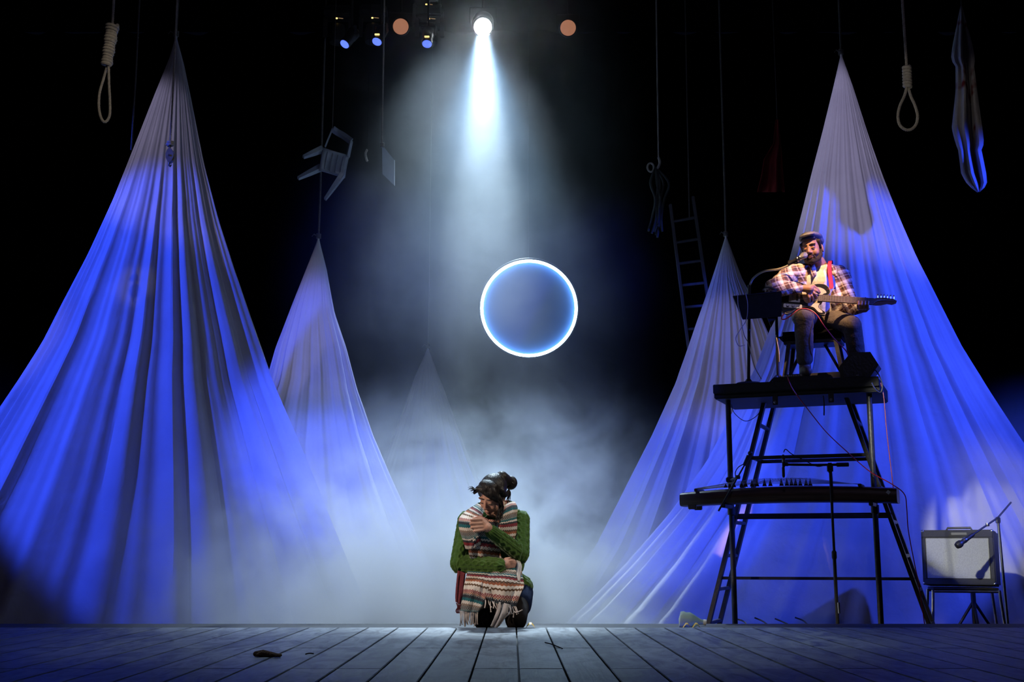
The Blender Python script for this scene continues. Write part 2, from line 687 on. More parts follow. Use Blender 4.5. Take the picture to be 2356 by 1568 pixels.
tent((1670, 540), 12.6,
     [(640, 1638), (740, 1605), (880, 1563), (1000, 1512), (1150, 1440), (1250, 1390), (1400, 1290), (1440, 1250)],
     [(640, 1708), (700, 1740), (760, 1765), (860, 1800), (1000, 1850), (1200, 1930), (1440, 2010)],
     21, 'lower white cloth tent behind the music stand, overlapped by the taller tent', 22, 2.3, 0.9)
tent((1935, 122), 11.2,
     [(200, 1917), (300, 1893), (400, 1868), (530, 1838), (640, 1810), (740, 1785), (850, 1745), (960, 1690), (1060, 1640), (1180, 1555), (1300, 1450), (1400, 1352), (1440, 1305)],
     [(200, 1962), (300, 1993), (400, 2025), (500, 2060), (600, 2097), (700, 2140), (800, 2185), (900, 2240), (1000, 2300), (1080, 2350), (1200, 2430), (1440, 2600)],
     33, 'tall white cloth tent rising right behind the musician and his platform', 21, 1.8, 0.85)

# ================================================================ stage lanterns on their pipe
LD = 12.0
lens_white = em('lit_lens', (0.86, 0.94, 1.0), 60.0)
lens_blue = em('blue_lens', (0.10, 0.17, 1.0), 1.7)
lens_amber = em('amber_lens', (1.0, 0.42, 0.24), 0.36)
glint_amber = em('amber_indicator', (1.0, 0.66, 0.2), 2.2)  # amber reflections on the fixtures, put in as small emissive patches


def pipe(y, z, x0, x1, label):
    tag(MB().tube([(x0, y, z), (x1, y, z)], 0.024, 12).obj('lighting_pipe', M['black_metal']), label, 'pipe')


def lantern(c, aim, lens_r, length, mat, label, group=None, glints=(), pipe_z=None, lens_name='lens'):
    """theatre lantern: can, lens, yoke and hook clamp; c is the centre of the lens"""
    c = V(c)
    f = V(aim).normalized()
    x = f.cross(V((0, 0, 1))).normalized()
    up = x.cross(f)
    Rm = Matrix((x, up, -f)).transposed()   # local z points back
    t = thing('stage_lantern', c, label, 'lantern', group)
    b = MB()
    r = lens_r
    b.lathe([(r * 1.12, -0.012), (r * 1.2, 0.0), (r * 1.16, 0.03), (r * 1.16, length * 0.45), (r * 1.25, length * 0.5), (r * 1.25, length * 0.85), (r * 0.7, length), (0.01, length * 1.02)], c + f * 0.012, Rm, 24)
    b.obj('housing', M['black_metal'], t)
    MB().lathe([(r, 0.0), (r * 0.96, 0.008), (r * 0.6, 0.016), (0.002, 0.02)], c + f * 0.026, Rm @ Matrix(((1, 0, 0), (0, 1, 0), (0, 0, -1))), 28).obj(lens_name, mat, t)
    piv = c - f * (length * 0.5)
    w = r * 1.5
    top = piv + V((0, 0, r * 1.9))
    y = MB()
    xs = V((x.x, x.y, 0)).normalized()
    y.bar(piv - xs * w, top - xs * w, 0.006, 0.03, f)
    y.bar(piv + xs * w, top + xs * w, 0.006, 0.03, f)
    y.bar(top - xs * w, top + xs * w, 0.03, 0.006)
    y.obj('yoke', M['black_metal'], t)
    cl = MB()
    pz = pipe_z if pipe_z is not None else top.z + 0.1
    cl.tube([top, V((top.x, top.y, pz - 0.02))], 0.012, 8)
    cl.tube([V((top.x, top.y + 0.034 * math.cos(q), pz + 0.034 * math.sin(q))) for q in [R(a) for a in range(-90, 181, 30)]], 0.008, 6)
    cl.obj('clamp', M['black_metal'], t)
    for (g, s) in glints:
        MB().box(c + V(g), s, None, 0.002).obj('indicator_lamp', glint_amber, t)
    return t


C0 = P(1111, 61, LD)
TARGET = P(1128, 1300, 7.95)
aim0 = TARGET - C0
aim_face = V((0, -0.86, -0.5))
lantern(C0, (aim0.normalized() * 0.35 + (V((0, 0, CAMZ)) - C0).normalized() * 0.65), 0.094, 0.34, lens_white, 'brightly lit spotlight throwing the white beam down onto the kneeling actor', pipe_z=C0.z + 0.42)
beam_from = C0 + (V((0, 0, CAMZ)) - C0).normalized() * 0.16
spot('beam_light', beam_from, TARGET, (0.64, 0.84, 1.0), 5800, 15.5, 1.0, 0.07)
spot('beam_spill_light', beam_from + V((0.0, -0.05, -0.1)), P(1120, 1330, 9.2), (0.34, 0.64, 1.0), 900, 42, 1.0, 0.07)  # added wide spot imitating the scattered halo around the beam
for (u, v) in ((922, 61), (1307, 64)):
    c = P(u, v, LD)
    lantern(c, V((0, 0, CAMZ)) - c, 0.083, 0.3, lens_amber, 'lantern with a dim amber lens between two blue lanterns' if u < 1100 else 'lantern with a dim amber lens hanging on its own away from the blue ones', 'amber lanterns on the pipe', pipe_z=C0.z + 0.42)
for i, (u, v, fx) in enumerate(((796, 98, -0.5), (869, 92, -0.25), (983, 97, -0.05))):
    c = P(u, v, LD - 0.2)
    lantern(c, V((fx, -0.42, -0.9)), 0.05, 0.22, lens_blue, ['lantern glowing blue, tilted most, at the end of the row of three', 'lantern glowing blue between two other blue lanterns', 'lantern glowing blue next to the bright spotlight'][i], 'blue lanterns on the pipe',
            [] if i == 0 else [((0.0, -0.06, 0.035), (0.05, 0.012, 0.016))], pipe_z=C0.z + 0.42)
for i, (u, v) in enumerate(((775, 43), (857, 42), (987, 44), (981, 11))):
    c = P(u, v, LD + (0.4 if i < 3 else 0.85))
    t = thing('moving_light', c, ['small black moving light with an amber indicator above the tilted blue lantern', 'small black moving light with an amber indicator above the middle blue lantern', 'small black moving light with an amber indicator above the third blue lantern', 'topmost small black moving light on the upper pipe'][i], 'lantern', 'moving lights')
    MB().box(c + V((0, 0.1, 0.11)), (0.3, 0.2, 0.13), None, 0.02).obj('base', M['black_metal'], t)
    MB().bar(c + V((-0.14, 0.1, 0.06)), c + V((-0.14, 0.1, -0.17)), 0.05, 0.04, (0, 1, 0), 0.008).obj('yoke_arm', M['black_metal'], t)
    MB().bar(c + V((0.14, 0.1, 0.06)), c + V((0.14, 0.1, -0.17)), 0.05, 0.04, (0, 1, 0), 0.008).obj('yoke_arm', M['black_metal'], t)
    MB().lathe([(0.06, -0.11), (0.09, -0.1), (0.1, 0.0), (0.08, 0.1), (0.03, 0.12)], c + V((0, 0.1, -0.14)), None, 16).obj('head', M['black_metal'], t)
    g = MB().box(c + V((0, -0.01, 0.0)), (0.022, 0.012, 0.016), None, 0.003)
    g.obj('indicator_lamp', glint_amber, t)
    MB().bar(c + V((0.02, -0.008, 0.004)), c + V((0.07, -0.004, 0.0)), 0.006, 0.006).obj('display_strip', em('dim_display', (1.0, 0.6, 0.3), 0.25), t)  # faintly emissive amber strip
pipe(LD, C0.z + 0.42, -3.2, 3.2, 'black lighting pipe carrying the bright spotlight')
pipe(LD + 0.5, C0.z + 0.62, -3.2, 3.2, 'upper black lighting pipe carrying the small moving lights')

# ================================================================ glowing ring (moon)
RD = 13.4
RC = P(1217, 709, RD)
RR = 0.5 * (P(1330, 709, RD) - P(1104, 709, RD)).length
ring = thing('moon_ring', RC, 'round moon drum with a glowing white-blue rim hanging over the fog', 'moon')
face = (V((0, 0, CAMZ)) - RC).normalized()
xr_ = face.cross(V((0, 0, 1))).normalized()
RM = Matrix((xr_, xr_.cross(face) * -1, face)).transposed()
RM = Matrix((xr_, face.cross(xr_), face)).transposed()
disc_m = pm('moon_cloth', (0.035, 0.085, 0.22), (0.03, 0.075, 0.2), 3, 0.9, spec=0.1)
MB().lathe([(0.001, -0.03), (RR * 0.5, -0.03), (RR * 0.85, -0.03), (RR * 0.985, -0.03)], RC, RM, 96, False).obj('drumhead', disc_m, ring)
MB().tube([RC + RM @ V((RR * 0.965 * math.cos(q), RR * 0.965 * math.sin(q), 0.0)) for q in [2 * math.pi * i / 96 for i in range(96)]], 0.019, 10, closed=True).obj('neon_rim', em('neon_rim', (0.5, 0.78, 1.0), 26.0, 'FRONT'), ring)
MB().lathe([(RR * 0.985, 0.012), (RR * 1.02, 0.012), (RR * 1.03, 0.0), (RR * 1.03, -0.1), (0.001, -0.1), (0.001, -0.09), (RR * 1.0, -0.088), (RR * 1.0, 0.0)], RC, RM, 96, False).obj('hoop', M['black_metal'], ring)
MB().tube([RC + V((0, 0.05, RR)), V((RC.x, RD, 7.9))], 0.004, 6).obj('hanging_wire', M['black_metal'], ring)

# ================================================================ haze
def haze_material(name, part):
    m = bpy.data.materials.new(name)
    N, L = nodes_of(m)
    N.remove(N['Principled BSDF'])
    out = N['Material Output']
    geo = N.new('ShaderNodeNewGeometry')
    sep = N.new('ShaderNodeSeparateXYZ')
    L.new(geo.outputs['Position'], sep.inputs[0])

    def math_(op, a, b=None, c=None):
        n = N.new('ShaderNodeMath')
        n.operation = op
        for i, q in enumerate((a, b, c)):
            if q is None:
                continue
            if isinstance(q, (int, float)):
                n.inputs[i].default_value = q
            else:
                L.new(q, n.inputs[i])
        return n.outputs[0]

    def ramp(x, a, b, lo=0.0, hi=1.0):
        n = N.new('ShaderNodeMapRange')
        n.interpolation_type = 'SMOOTHSTEP'
        n.inputs['From Min'].default_value = a
        n.inputs['From Max'].default_value = b
        n.inputs['To Min'].default_value = lo
        n.inputs['To Max'].default_value = hi
        L.new(x, n.inputs[0])
        return n.outputs[0]

    X, Y, Z = sep.outputs
    n1 = N.new('ShaderNodeTexNoise')
    n1.inputs['Scale'].default_value = 1.15
    n1.inputs['Detail'].default_value = 4
    n1.inputs['Roughness'].default_value = 0.74
    n1.inputs['Distortion'].default_value = 0.45
    L.new(geo.outputs['Position'], n1.inputs['Vector'])
    if part == 'low':
        # a bank of low fog, thickest at the floor and around the middle of the stage
        wisp = ramp(n1.outputs['Fac'], 0.41, 0.63, 0.03, 1.0)
        low = ramp(Z, -0.3, 2.2, 1.0, 0.0)
        low = math_('MULTIPLY', low, math_('POWER', low, 0.7))
        side = math_('MULTIPLY', ramp(X, -4.4, -0.9), ramp(X, 0.2, 1.5, 1.0, 0.0))
        tot = math_('MULTIPLY', math_('MULTIPLY', low, side), math_('MULTIPLY', wisp, 1.9))
        tot = math_('ADD', tot, math_('MULTIPLY', math_('MULTIPLY', ramp(X, -1.9, -0.5), ramp(X, 0.0, 1.3, 1.0, 0.0)), math_('MULTIPLY', math_('MULTIPLY', wisp, 0.075), ramp(Z, 0.9, 2.2, 1.0, 0.0))))
        tot = math_('ADD', tot, math_('MULTIPLY', math_('MULTIPLY', ramp(Z, -0.3, 0.75, 1.0, 0.0), math_('MULTIPLY', ramp(X, -3.0, -1.1), ramp(X, -0.3, 0.9, 1.0, 0.0))), ramp(n1.outputs['Fac'], 0.35, 0.62, 0.3, 1.5)))
    else:
        # thin haze, density shaped along the beam so other light misses it
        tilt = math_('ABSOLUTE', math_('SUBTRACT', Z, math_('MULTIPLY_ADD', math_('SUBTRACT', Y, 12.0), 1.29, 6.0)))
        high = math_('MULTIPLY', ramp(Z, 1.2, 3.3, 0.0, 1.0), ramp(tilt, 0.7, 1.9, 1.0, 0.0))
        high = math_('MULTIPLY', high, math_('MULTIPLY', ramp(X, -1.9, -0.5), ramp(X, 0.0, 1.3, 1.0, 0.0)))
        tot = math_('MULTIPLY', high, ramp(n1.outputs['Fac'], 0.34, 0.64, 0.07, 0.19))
    sc = N.new('ShaderNodeVolumeScatter')
    sc.inputs['Color'].default_value = (0.9, 0.95, 1.0, 1)
    sc.inputs['Anisotropy'].default_value = 0.25
    L.new(tot, sc.inputs['Density'])
    L.new(sc.outputs[0], out.inputs['Volume'])
    m.cycles.volume_sampling = 'MULTIPLE_IMPORTANCE'
    return m


hz = MB().box((-1.4, 11.1, 0.98), (6.0, 5.1, 2.44)).obj('stage_fog', haze_material('stage_fog', 'low'), smooth=False)
tag(hz, 'pale drifting fog lying low over the middle of the stage', 'fog', kind='stuff')
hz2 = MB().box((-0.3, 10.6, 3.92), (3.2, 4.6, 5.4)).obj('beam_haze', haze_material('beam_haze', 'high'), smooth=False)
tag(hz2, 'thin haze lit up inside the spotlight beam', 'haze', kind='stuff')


def wing_haze_material():
    m = bpy.data.materials.new('wing_haze')
    N, L = nodes_of(m)
    N.remove(N['Principled BSDF'])
    geo = N.new('ShaderNodeNewGeometry')
    nz = N.new('ShaderNodeTexNoise')
    nz.inputs['Scale'].default_value = 1.6
    nz.inputs['Detail'].default_value = 3
    L.new(geo.outputs['Position'], nz.inputs['Vector'])
    d = N.new('ShaderNodeVectorMath')
    d.operation = 'SUBTRACT'
    L.new(geo.outputs['Position'], d.inputs[0])
    d.inputs[1].default_value = (4.25, 9.75, 1.0)
    ln = N.new('ShaderNodeVectorMath')
    ln.operation = 'LENGTH'
    L.new(d.outputs[0], ln.inputs[0])
    mr = N.new('ShaderNodeMapRange')
    mr.interpolation_type = 'SMOOTHSTEP'
    mr.inputs['From Min'].default_value = 0.15
    mr.inputs['From Max'].default_value = 0.95
    mr.inputs['To Min'].default_value = 1.5
    mr.inputs['To Max'].default_value = 0.0
    L.new(ln.outputs['Value'], mr.inputs[0])
    mu = N.new('ShaderNodeMath')
    mu.operation = 'MULTIPLY'
    L.new(mr.outputs[0], mu.inputs[0])
    L.new(nz.outputs['Fac'], mu.inputs[1])
    sc = N.new('ShaderNodeVolumeScatter')
    L.new(mu.outputs[0], sc.inputs['Density'])
    L.new(sc.outputs[0], N['Material Output'].inputs['Volume'])
    return m


wz = MB().box((4.25, 9.75, 1.0), (1.9, 1.9, 1.9)).obj('wing_haze', wing_haze_material(), smooth=False)
tag(wz, 'thin bright haze drifting in beside the amplifier', 'haze', kind='stuff')

# ================================================================ the musician's platform
M['deck'] = pm('black_deck', (0.008, 0.008, 0.009), (0.018, 0.018, 0.019), 9, 0.7, bump=0.15)
M['red_cable'] = pm('red_cable', (0.55, 0.02, 0.03), (0.42, 0.015, 0.02), 30, 0.45)
M['dark_red_cable'] = pm('dark_red_cable', (0.20, 0.012, 0.02), (0.15, 0.01, 0.015), 30, 0.5)
M['pale_cable'] = pm('pale_cable', (0.55, 0.45, 0.33), (0.42, 0.34, 0.25), 30, 0.5)
LPt, RPt = P(1687, 1300, 9.19), P(2020, 1300, 8.8)
LPt.z = RPt.z = 0
EX = (RPt - LPt).normalized()
EY = V((-EX.y, EX.x, 0))
TW = (RPt - LPt).length


def T(x, y, z):
    return LPt + EX * x + EY * y + V((0, 0, z))


TR3 = Matrix((EX, EY, V((0, 0, 1)))).transposed()
DECK_TOP = 1.713
DECK_BOT = 1.61
plat = thing('scaffold_platform', T(TW / 2, 0.3, FLOOR_Z), 'tall black trestle platform of posts and slanted ladders carrying the musician', 'platform')
dk = MB().box(T(TW / 2, 0.27, (DECK_TOP + DECK_BOT) / 2), (TW + 0.17, 0.76, DECK_TOP - DECK_BOT), TR3, 0.008)
dk.obj('deck', M['deck'], plat)
MB().bar(T(-0.085, -0.125, DECK_TOP - 0.03), T(TW + 0.085, -0.125, DECK_TOP - 0.03), 0.03, 0.07, (0, 0, 1), 0.004).obj('fascia', M['deck'], plat)
for x in (0.0, TW):
    MB().tube([T(x, 0, FLOOR_Z), T(x, 0, DECK_BOT)], 0.021, 12).obj('post', M['black_metal'], plat)
for x in (0.38, 0.79):
    b = MB().box(T(x, -0.11, DECK_BOT - 0.03), (0.04, 0.012, 0.075), TR3, 0.003)
    o = b.obj('bracket', M['black_metal'], plat)
    MB().lathe([(0.009, -0.004), (0.012, 0), (0.009, 0.004)], T(x, -0.118, DECK_BOT - 0.045), TR3 @ Matrix.Rotation(R(90), 3, 'X'), 10).obj('bolt', M['chrome'], o)


def extend(a, b, z):
    return a + (b - a) * ((z - a.z) / (b.z - a.z))


lad = []
for nm, (ta, tb, D) in (('left', ((1757, 930), (1634, 1420), 9.38)), ('right', ((1948, 915), (2132, 1420), 9.06))):
    a, b = P(*ta, D), P(*tb, D)
    top, bot = extend(a, b, DECK_BOT + 0.02), extend(a, b, FLOOR_Z)
    off = EY * 0.42
    lg = MB().bar(top, bot, 0.05, 0.03, EX).obj('side_ladder', M['black_metal'], plat)
    rl = MB().bar(top + off, bot + off, 0.05, 0.03, EX)
    rl.obj('ladder_rail', M['black_metal'], lg)
    for k in range(7):
        q = 0.1 + k * 0.135
        c = top.lerp(bot, q)
        MB().bar(c, c + off, 0.03, 0.026, (0, 0, 1), 0.004).obj('rung', M['black_metal'], lg)
    lad.append((top, bot))


def at_z(i, z, back=False):
    t, b = lad[i]
    return extend(t, b, z) + (EY * 0.42 if back else V((0, 0, 0)))


for (v, D, th, back) in ((1049, 9.2, 0.028, False), (1049, 9.2, 0.028, True), (1186, 9.2, 0.042, False), (1330, 9.2, 0.022, False)):
    z = P(1850, v, D).z
    a, b = at_z(0, z, back), at_z(1, z, back)
    ex = (b - a).normalized() * 0.05
    MB().bar(a - ex * 0.3, b + ex * 0.3, 0.025, th, (0, 0, 1), 0.003).obj('crossbar', M['black_metal'], plat)
zb = P(1850, 1162, 8.9).z   # underside of the zither
for x in (0.0, TW):
    o = MB().bar(T(x, 0.0, zb - 0.0025), T(x, -0.30, zb - 0.0025), 0.03, 0.026, (0, 0, 1), 0.003).obj('support_arm', M['black_metal'], plat)
    MB().tube([T(x, 0, zb - 0.06), T(x, 0, zb + 0.0)], 0.03, 12).obj('collar', M['black_metal'], o)

# ---------------------------------------------------------------- zither
M['zither_wood'] = pm('zither_wood', (0.075, 0.028, 0.018), (0.035, 0.014, 0.010), 6, 0.4, stretch=(1, 1, 8), bump=0.1)
M['zither_top'] = pm('zither_top', (0.16, 0.09, 0.05), (0.10, 0.05, 0.03), 5, 0.45, stretch=(1, 1, 6))
M['steel_string'] = pm('steel_string', (0.42, 0.40, 0.36), (0.3, 0.3, 0.28), 30, 0.5, 0.0)

def TZ(x, y, z):
    return T(x, y - 0.024, z)   # clear of the posts behind it


zx0, zx1 = -0.33, 1.23
zt = thing('zither', TZ(0.45, -0.14, zb), 'long dark brown plucked zither lying across the platform front', 'zither')


def arch(s):
    return 0.030 * (1 - (2 * s - 1.05) ** 2)


rows = []
for i in range(33):
    s = i / 32
    x = zx0 + (zx1 - zx0) * s
    h0, h1 = arch(s) * 0.6 - 0.018, 0.078 + arch(s)
    w = 0.125 + 0.02 * s
    y0 = -0.145
    row = []
    for k in range(16):
        q = 2 * math.pi * k / 16
        cx, sx = math.cos(q), math.sin(q)
        px = math.copysign(abs(cx) ** 0.35, cx) * w
        pz = math.copysign(abs(sx) ** 0.45, sx)
        crown = 0.012 * (1 - (px / w) ** 2) if sx > 0 else 0
        row.append(TZ(x, y0 + px, zb + 0.018 + (h0 + h1) / 2 + pz * (h1 - h0) / 2 + crown))
    rows.append(row)
zbm = MB().grid(rows, closed=True)
zbm.f.append(tuple(range(15, -1, -1)))
zbm.f.append(tuple(range(32 * 16, 33 * 16)))
zbm.obj('body', M['zither_wood'], zt)
for (x, n) in ((zx0 + 0.125, 'head_nut'), (zx1 - 0.25, 'tail_nut')):
    s = (x - zx0) / (zx1 - zx0)
    MB().bar(TZ(x, -0.27, zb + 0.112 + arch(s)), TZ(x, -0.02, zb + 0.112 + arch(s)), 0.025, 0.022, (0, 0, 1), 0.004).obj(n, M['zither_wood'], zt)
for (x, y) in ((zx0 + 0.09, -0.24), (zx0 + 0.09, -0.05)):
    MB().bar(TZ(x - 0.03, y, zb - 0.004), TZ(x + 0.03, y, zb - 0.004), 0.03, 0.04, (0, 0, 1), 0.005).obj('foot', M['zither_wood'], zt)
bu = [1692, 1701, 1710, 1727, 1736, 1750, 1761, 1778, 1791, 1816, 1828, 1838, 1847, 1857, 1870, 1879]
for i, u in enumerate(bu):
    x = (u - 1687) / 333.0 * TW
    s = (x - zx0) / (zx1 - zx0)
    y = -0.24 + 0.19 * i / 15
    hb = 0.03 + 0.028 * min(1, i / 6)
    zz = zb + 0.108 + arch(s) + 0.006
    p = [TZ(x - 0.016, y, zz), TZ(x - 0.006, y, zz + hb * 0.6), TZ(x, y, zz + hb), TZ(x + 0.006, y, zz + hb * 0.6), TZ(x + 0.016, y, zz)]
    MB().prism(p, EY * 0.008).obj('bridge', M['zither_wood'], zt, False)
    MB().tube([TZ(zx0 + 0.125, -0.24 + 0.19 * i / 15, zb + 0.124 + arch(0.1)), TZ(x, y + 0.004, zz + hb), TZ(zx1 - 0.25, -0.24 + 0.19 * i / 15, zb + 0.124 + arch(0.85))], 0.0009, 5).obj('string', M['steel_string'], zt)
MB().box(TZ(zx1 - 0.055, -0.292, zb + 0.075), (0.024, 0.003, 0.024), TR3 @ Matrix.Rotation(R(40), 3, 'Y')).obj('sticker', pm('white_sticker', (0.75, 0.8, 0.82), rough=0.6), zt, label='small white square sticker')


# ---------------------------------------------------------------- microphones and stands
def stick(name, pts, r, mat, parent, seg=10):
    return MB().tube(pts, r, seg).obj(name, mat, parent)


ms = P(1927, 1430, 8.6)
ms.z = FLOOR_Z
mst = thing('microphone_stand', ms, 'black microphone stand with a level boom arm over the zither', 'microphone stand')
MB().lathe([(0.096, 0.0), (0.1, 0.012), (0.05, 0.022), (0.018, 0.05), (0.014, 0.06)], ms, None, 24).obj('base', M['black_metal'], mst)
tp = P(1910, 1085, 8.575)
stick('lower_pole', [ms + V((0, 0, 0.04)), ms.lerp(tp, 0.55)], 0.0125, M['black_metal'], mst)
stick('upper_pole', [ms.lerp(tp, 0.5), tp], 0.009, M['black_metal'], mst)
MB().lathe([(0.014, -0.03), (0.018, -0.02), (0.018, 0.02), (0.012, 0.03)], ms.lerp(tp, 0.54), None, 12).obj('clutch', M['black_metal'], mst)
MB().box(tp + V((0, 0, 0.03)), (0.04, 0.035, 0.07), None, 0.008).obj('boom_joint', M['black_metal'], mst)
stick('boom_arm', [P(1952, 1068, 8.6), P(1880, 1069, 8.6), P(1812, 1068, 8.6)], 0.009, M['black_metal'], mst)
MB().tube([P(1952, 1068, 8.6), P(1925, 1068.5, 8.6)], 0.015, 12).obj('counterweight', M['black_metal'], mst)
mk = thing('condenser_microphone', P(1803, 1068, 8.6), 'thin pencil microphone pointing down from the level boom arm', 'microphone')
MB().lathe([(0.006, 0), (0.0105, 0.01), (0.0105, 0.07), (0.009, 0.075)], P(1803, 1098, 8.6), None, 14).obj('capsule', M['black_metal'], mk)
MB().lathe([(0.0105, 0), (0.0105, 0.075), (0.006, 0.09)], P(1803, 1074, 8.6), None, 14).obj('barrel', M['black_plastic'], mk)
MB().lathe([(0.0118, 0), (0.0118, 0.02)], P(1803, 1062, 8.6), None, 14).obj('silver_band', M['chrome'], mk, label='silver band')
MB().tube([P(1803, 1068, 8.6), P(1813, 1068, 8.6)], 0.012, 10).obj('clip', M['black_plastic'], mk)
cb = smoothcurve([P(1803, 1040, 8.6), P(1808, 1033, 8.6), P(1822, 1044, 8.59), P(1850, 1058, 8.59), P(1880, 1072, 8.59), P(1905, 1070, 8.59), P(1914, 1090, 8.59), P(1917, 1180, 8.585), P(1924, 1330, 8.58), P(1929, 1440, 8.58)], 6)
tag(MB().tube(cb, 0.0035, 6).obj('microphone_cable', M['black_plastic']), 'black microphone cable running along the level boom stand', 'cable')
MB().tube([P(1929, 1385, 8.57), P(1931, 1410, 8.57)], 0.0085, 10).obj('cable_connector', M['chrome'], mst, label='silver cable connector')

CD = 8.84
kz = P(1698, 1097, CD)
m2 = thing('boom_clamp_microphone', T(0, 0, kz.z), 'small microphone on a short clamped arm beside the zither head', 'microphone')
stick('arm', [P(1653, 1175, CD), P(1690, 1110, CD)], 0.007, M['black_metal'], m2)
stick('upper_arm', [P(1690, 1110, CD), P(1717, 1062, CD)], 0.006, M['black_metal'], m2)
MB().tube([P(1712, 1070, CD), P(1723, 1048, CD)], [0.012, 0.017], 12).obj('microphone_head', M['black_plastic'], m2)
MB().ell(P(1726, 1042, CD), (0.018, 0.018, 0.018)).obj('grille', M['black_metal'], m2)
MB().lathe([(0.015, -0.014), (0.018, 0), (0.015, 0.014)], kz, None, 12).obj('knuckle', M['black_metal'], m2)
stick('clamp_arm', [T(0, 0, kz.z), kz], 0.008, M['black_metal'], m2)
MB().box(T(0, 0, kz.z), (0.06, 0.06, 0.04), TR3, 0.006).obj('post_clamp', M['black_metal'], m2)
tag(MB().tube(smoothcurve([P(1713, 1066, CD - 0.012), P(1699, 1074, CD - 0.02), P(1692, 1086, CD - 0.02), P(1693, 1098, CD - 0.012), kz.lerp(T(0, 0, kz.z), 0.3) + V((0, 0, -0.012)), kz.lerp(T(0, 0, kz.z), 0.8) + V((0, 0, -0.012)), T(0.03, 0.034, kz.z - 0.02)], 6), 0.0035, 6).obj('looped_cable', M['black_plastic']), 'short black cable looping from the small clamped microphone', 'cable')

# ---------------------------------------------------------------- on the deck
DZ = DECK_TOP + 0.001


def on_deck(u, v, D):
    q = P(u, v, D)
    return V((q.x, q.y, DZ))


# gooseneck microphone stand
gb = on_deck(1722, 872, 9.18)
gn = thing('gooseneck_stand', gb, 'black pole stand with a pale gooseneck reaching up to the singer', 'microphone stand')
MB().lathe([(0.115, 0.0), (0.12, 0.012), (0.09, 0.03), (0.03, 0.04), (0.016, 0.06)], gb, None, 28).obj('base', M['black_metal'], gn)
stick('pole', [gb + V((0, 0, 0.03)), P(1724, 656, 9.18)], 0.0125, M['black_metal'], gn)
goose = smoothcurve([P(1724, 660, 9.18), P(1733, 640, 9.16), P(1757, 624, 9.10), P(1790, 619, 9.03), P(1812, 611, 8.99), P(1828, 600, 8.97)], 8)
MB().tube(goose, 0.0085, 10).obj('gooseneck', pm('pale_gooseneck', (0.60, 0.55, 0.42), (0.5, 0.45, 0.34), 40, 0.4, 0.3), gn, label='pale metal gooseneck')
mc = P(1838, 594, 8.955)
ax = (P(1853, 586, 8.94) - P(1828, 600, 8.97)).normalized()
q = ax.to_track_quat('Z', 'Y').to_matrix()
vm = thing('vocal_microphone', mc, 'silver-headed vocal microphone held up to the singing musician', 'microphone')
MB().lathe([(0.011, -0.09), (0.014, -0.06), (0.018, 0.0), (0.019, 0.01)], mc, q, 16).obj('handle', M['black_plastic'], vm)
MB().lathe([(0.0195, 0.0), (0.0205, 0.004), (0.0205, 0.012), (0.0195, 0.014)], mc - ax * 0.02, q, 16).obj('ring', M['chrome'], vm)
MB().lathe([(0.018, 0.0), (0.0205, 0.004), (0.0205, 0.010), (0.019, 0.013)], mc + ax * 0.002, q, 16).obj('ring', M['chrome'], vm)
MB().lathe([(0.018, 0.01), (0.024, 0.025), (0.0255, 0.04), (0.022, 0.055), (0.012, 0.064), (0.001, 0.066)], mc + ax * 0.006, q, 18).obj('grille', pm('mic_grille', (0.55, 0.52, 0.46), (0.3, 0.29, 0.27), 300, 0.4, 0.6, bump=0.6, bscale=500), vm)
MB().bar(P(1813, 602, 8.99), P(1836, 603, 8.96), 0.02, 0.028, (0, 0, 1), 0.006).obj('clip', M['black_plastic'], vm)

# music stand
sb = on_deck(1790, 866, 9.20)
mus = thing('music_stand', sb, 'black music stand with a tilted desk in front of the musician', 'music stand')
for a in (90, 205, 335):
    MB().tube([sb + V((0, 0, 0.10)), sb + V((0.105 * math.cos(R(a)), 0.105 * math.sin(R(a)), 0.008))], 0.008, 8).obj('leg', M['black_metal'], mus)
stick('pole', [sb + V((0, 0, 0.02)), P(1786, 725, 9.18)], 0.0125, M['black_metal'], mus)
desk = [P(1686, 683, 8.90), P(1797, 671, 8.87), P(1797, 727, 8.985), P(1708, 734, 9.01), P(1698, 712, 8.96)]
MB().prism(desk, V((0.004, -0.006, -0.004))).obj('desk', M['black_plastic'], mus, False)
MB().prism([P(1763, 727, 9.0), P(1787, 727, 9.0), P(1774, 753, 9.02)], V((0, -0.01, 0))).obj('gusset', M['black_plastic'], mus, False)
MB().tube([P(1686, 682, 8.895), P(1797, 670, 8.865)], 0.006, 8).obj('desk_edge', M['black_metal'], mus)
MB().bar(P(1740, 716, 8.985), P(1787, 722, 9.18), 0.02, 0.03).obj('desk_joint', M['black_metal'], mus)
tu = thing('tabletop_clip', P(1768, 668, 8.885), 'small amber and silver clip-on device sitting on the music stand edge', 'device')
MB().box(P(1778, 664, 8.885), (0.05, 0.02, 0.022), Matrix.Rotation(R(18), 3, 'Y'), 0.006).obj('body', pm('amber_wood', (0.3, 0.10, 0.02), rough=0.4), tu)
MB().tube(smoothcurve([P(1755, 668, 8.885), P(1762, 661, 8.875), P(1775, 662, 8.865), P(1786, 668, 8.865)], 5), 0.006, 8).obj('jaw', M['chrome'], tu)
tag(MB().tube([P(1690, 676, 8.885), P(1682, 656, 8.885), P(1673, 634, 8.885)], [0.003, 0.003, 0.0012], 6).obj('baton', pm('teal_baton', (0.03, 0.30, 0.30), rough=0.4)), 'thin teal stick standing up from the music stand', 'stick')
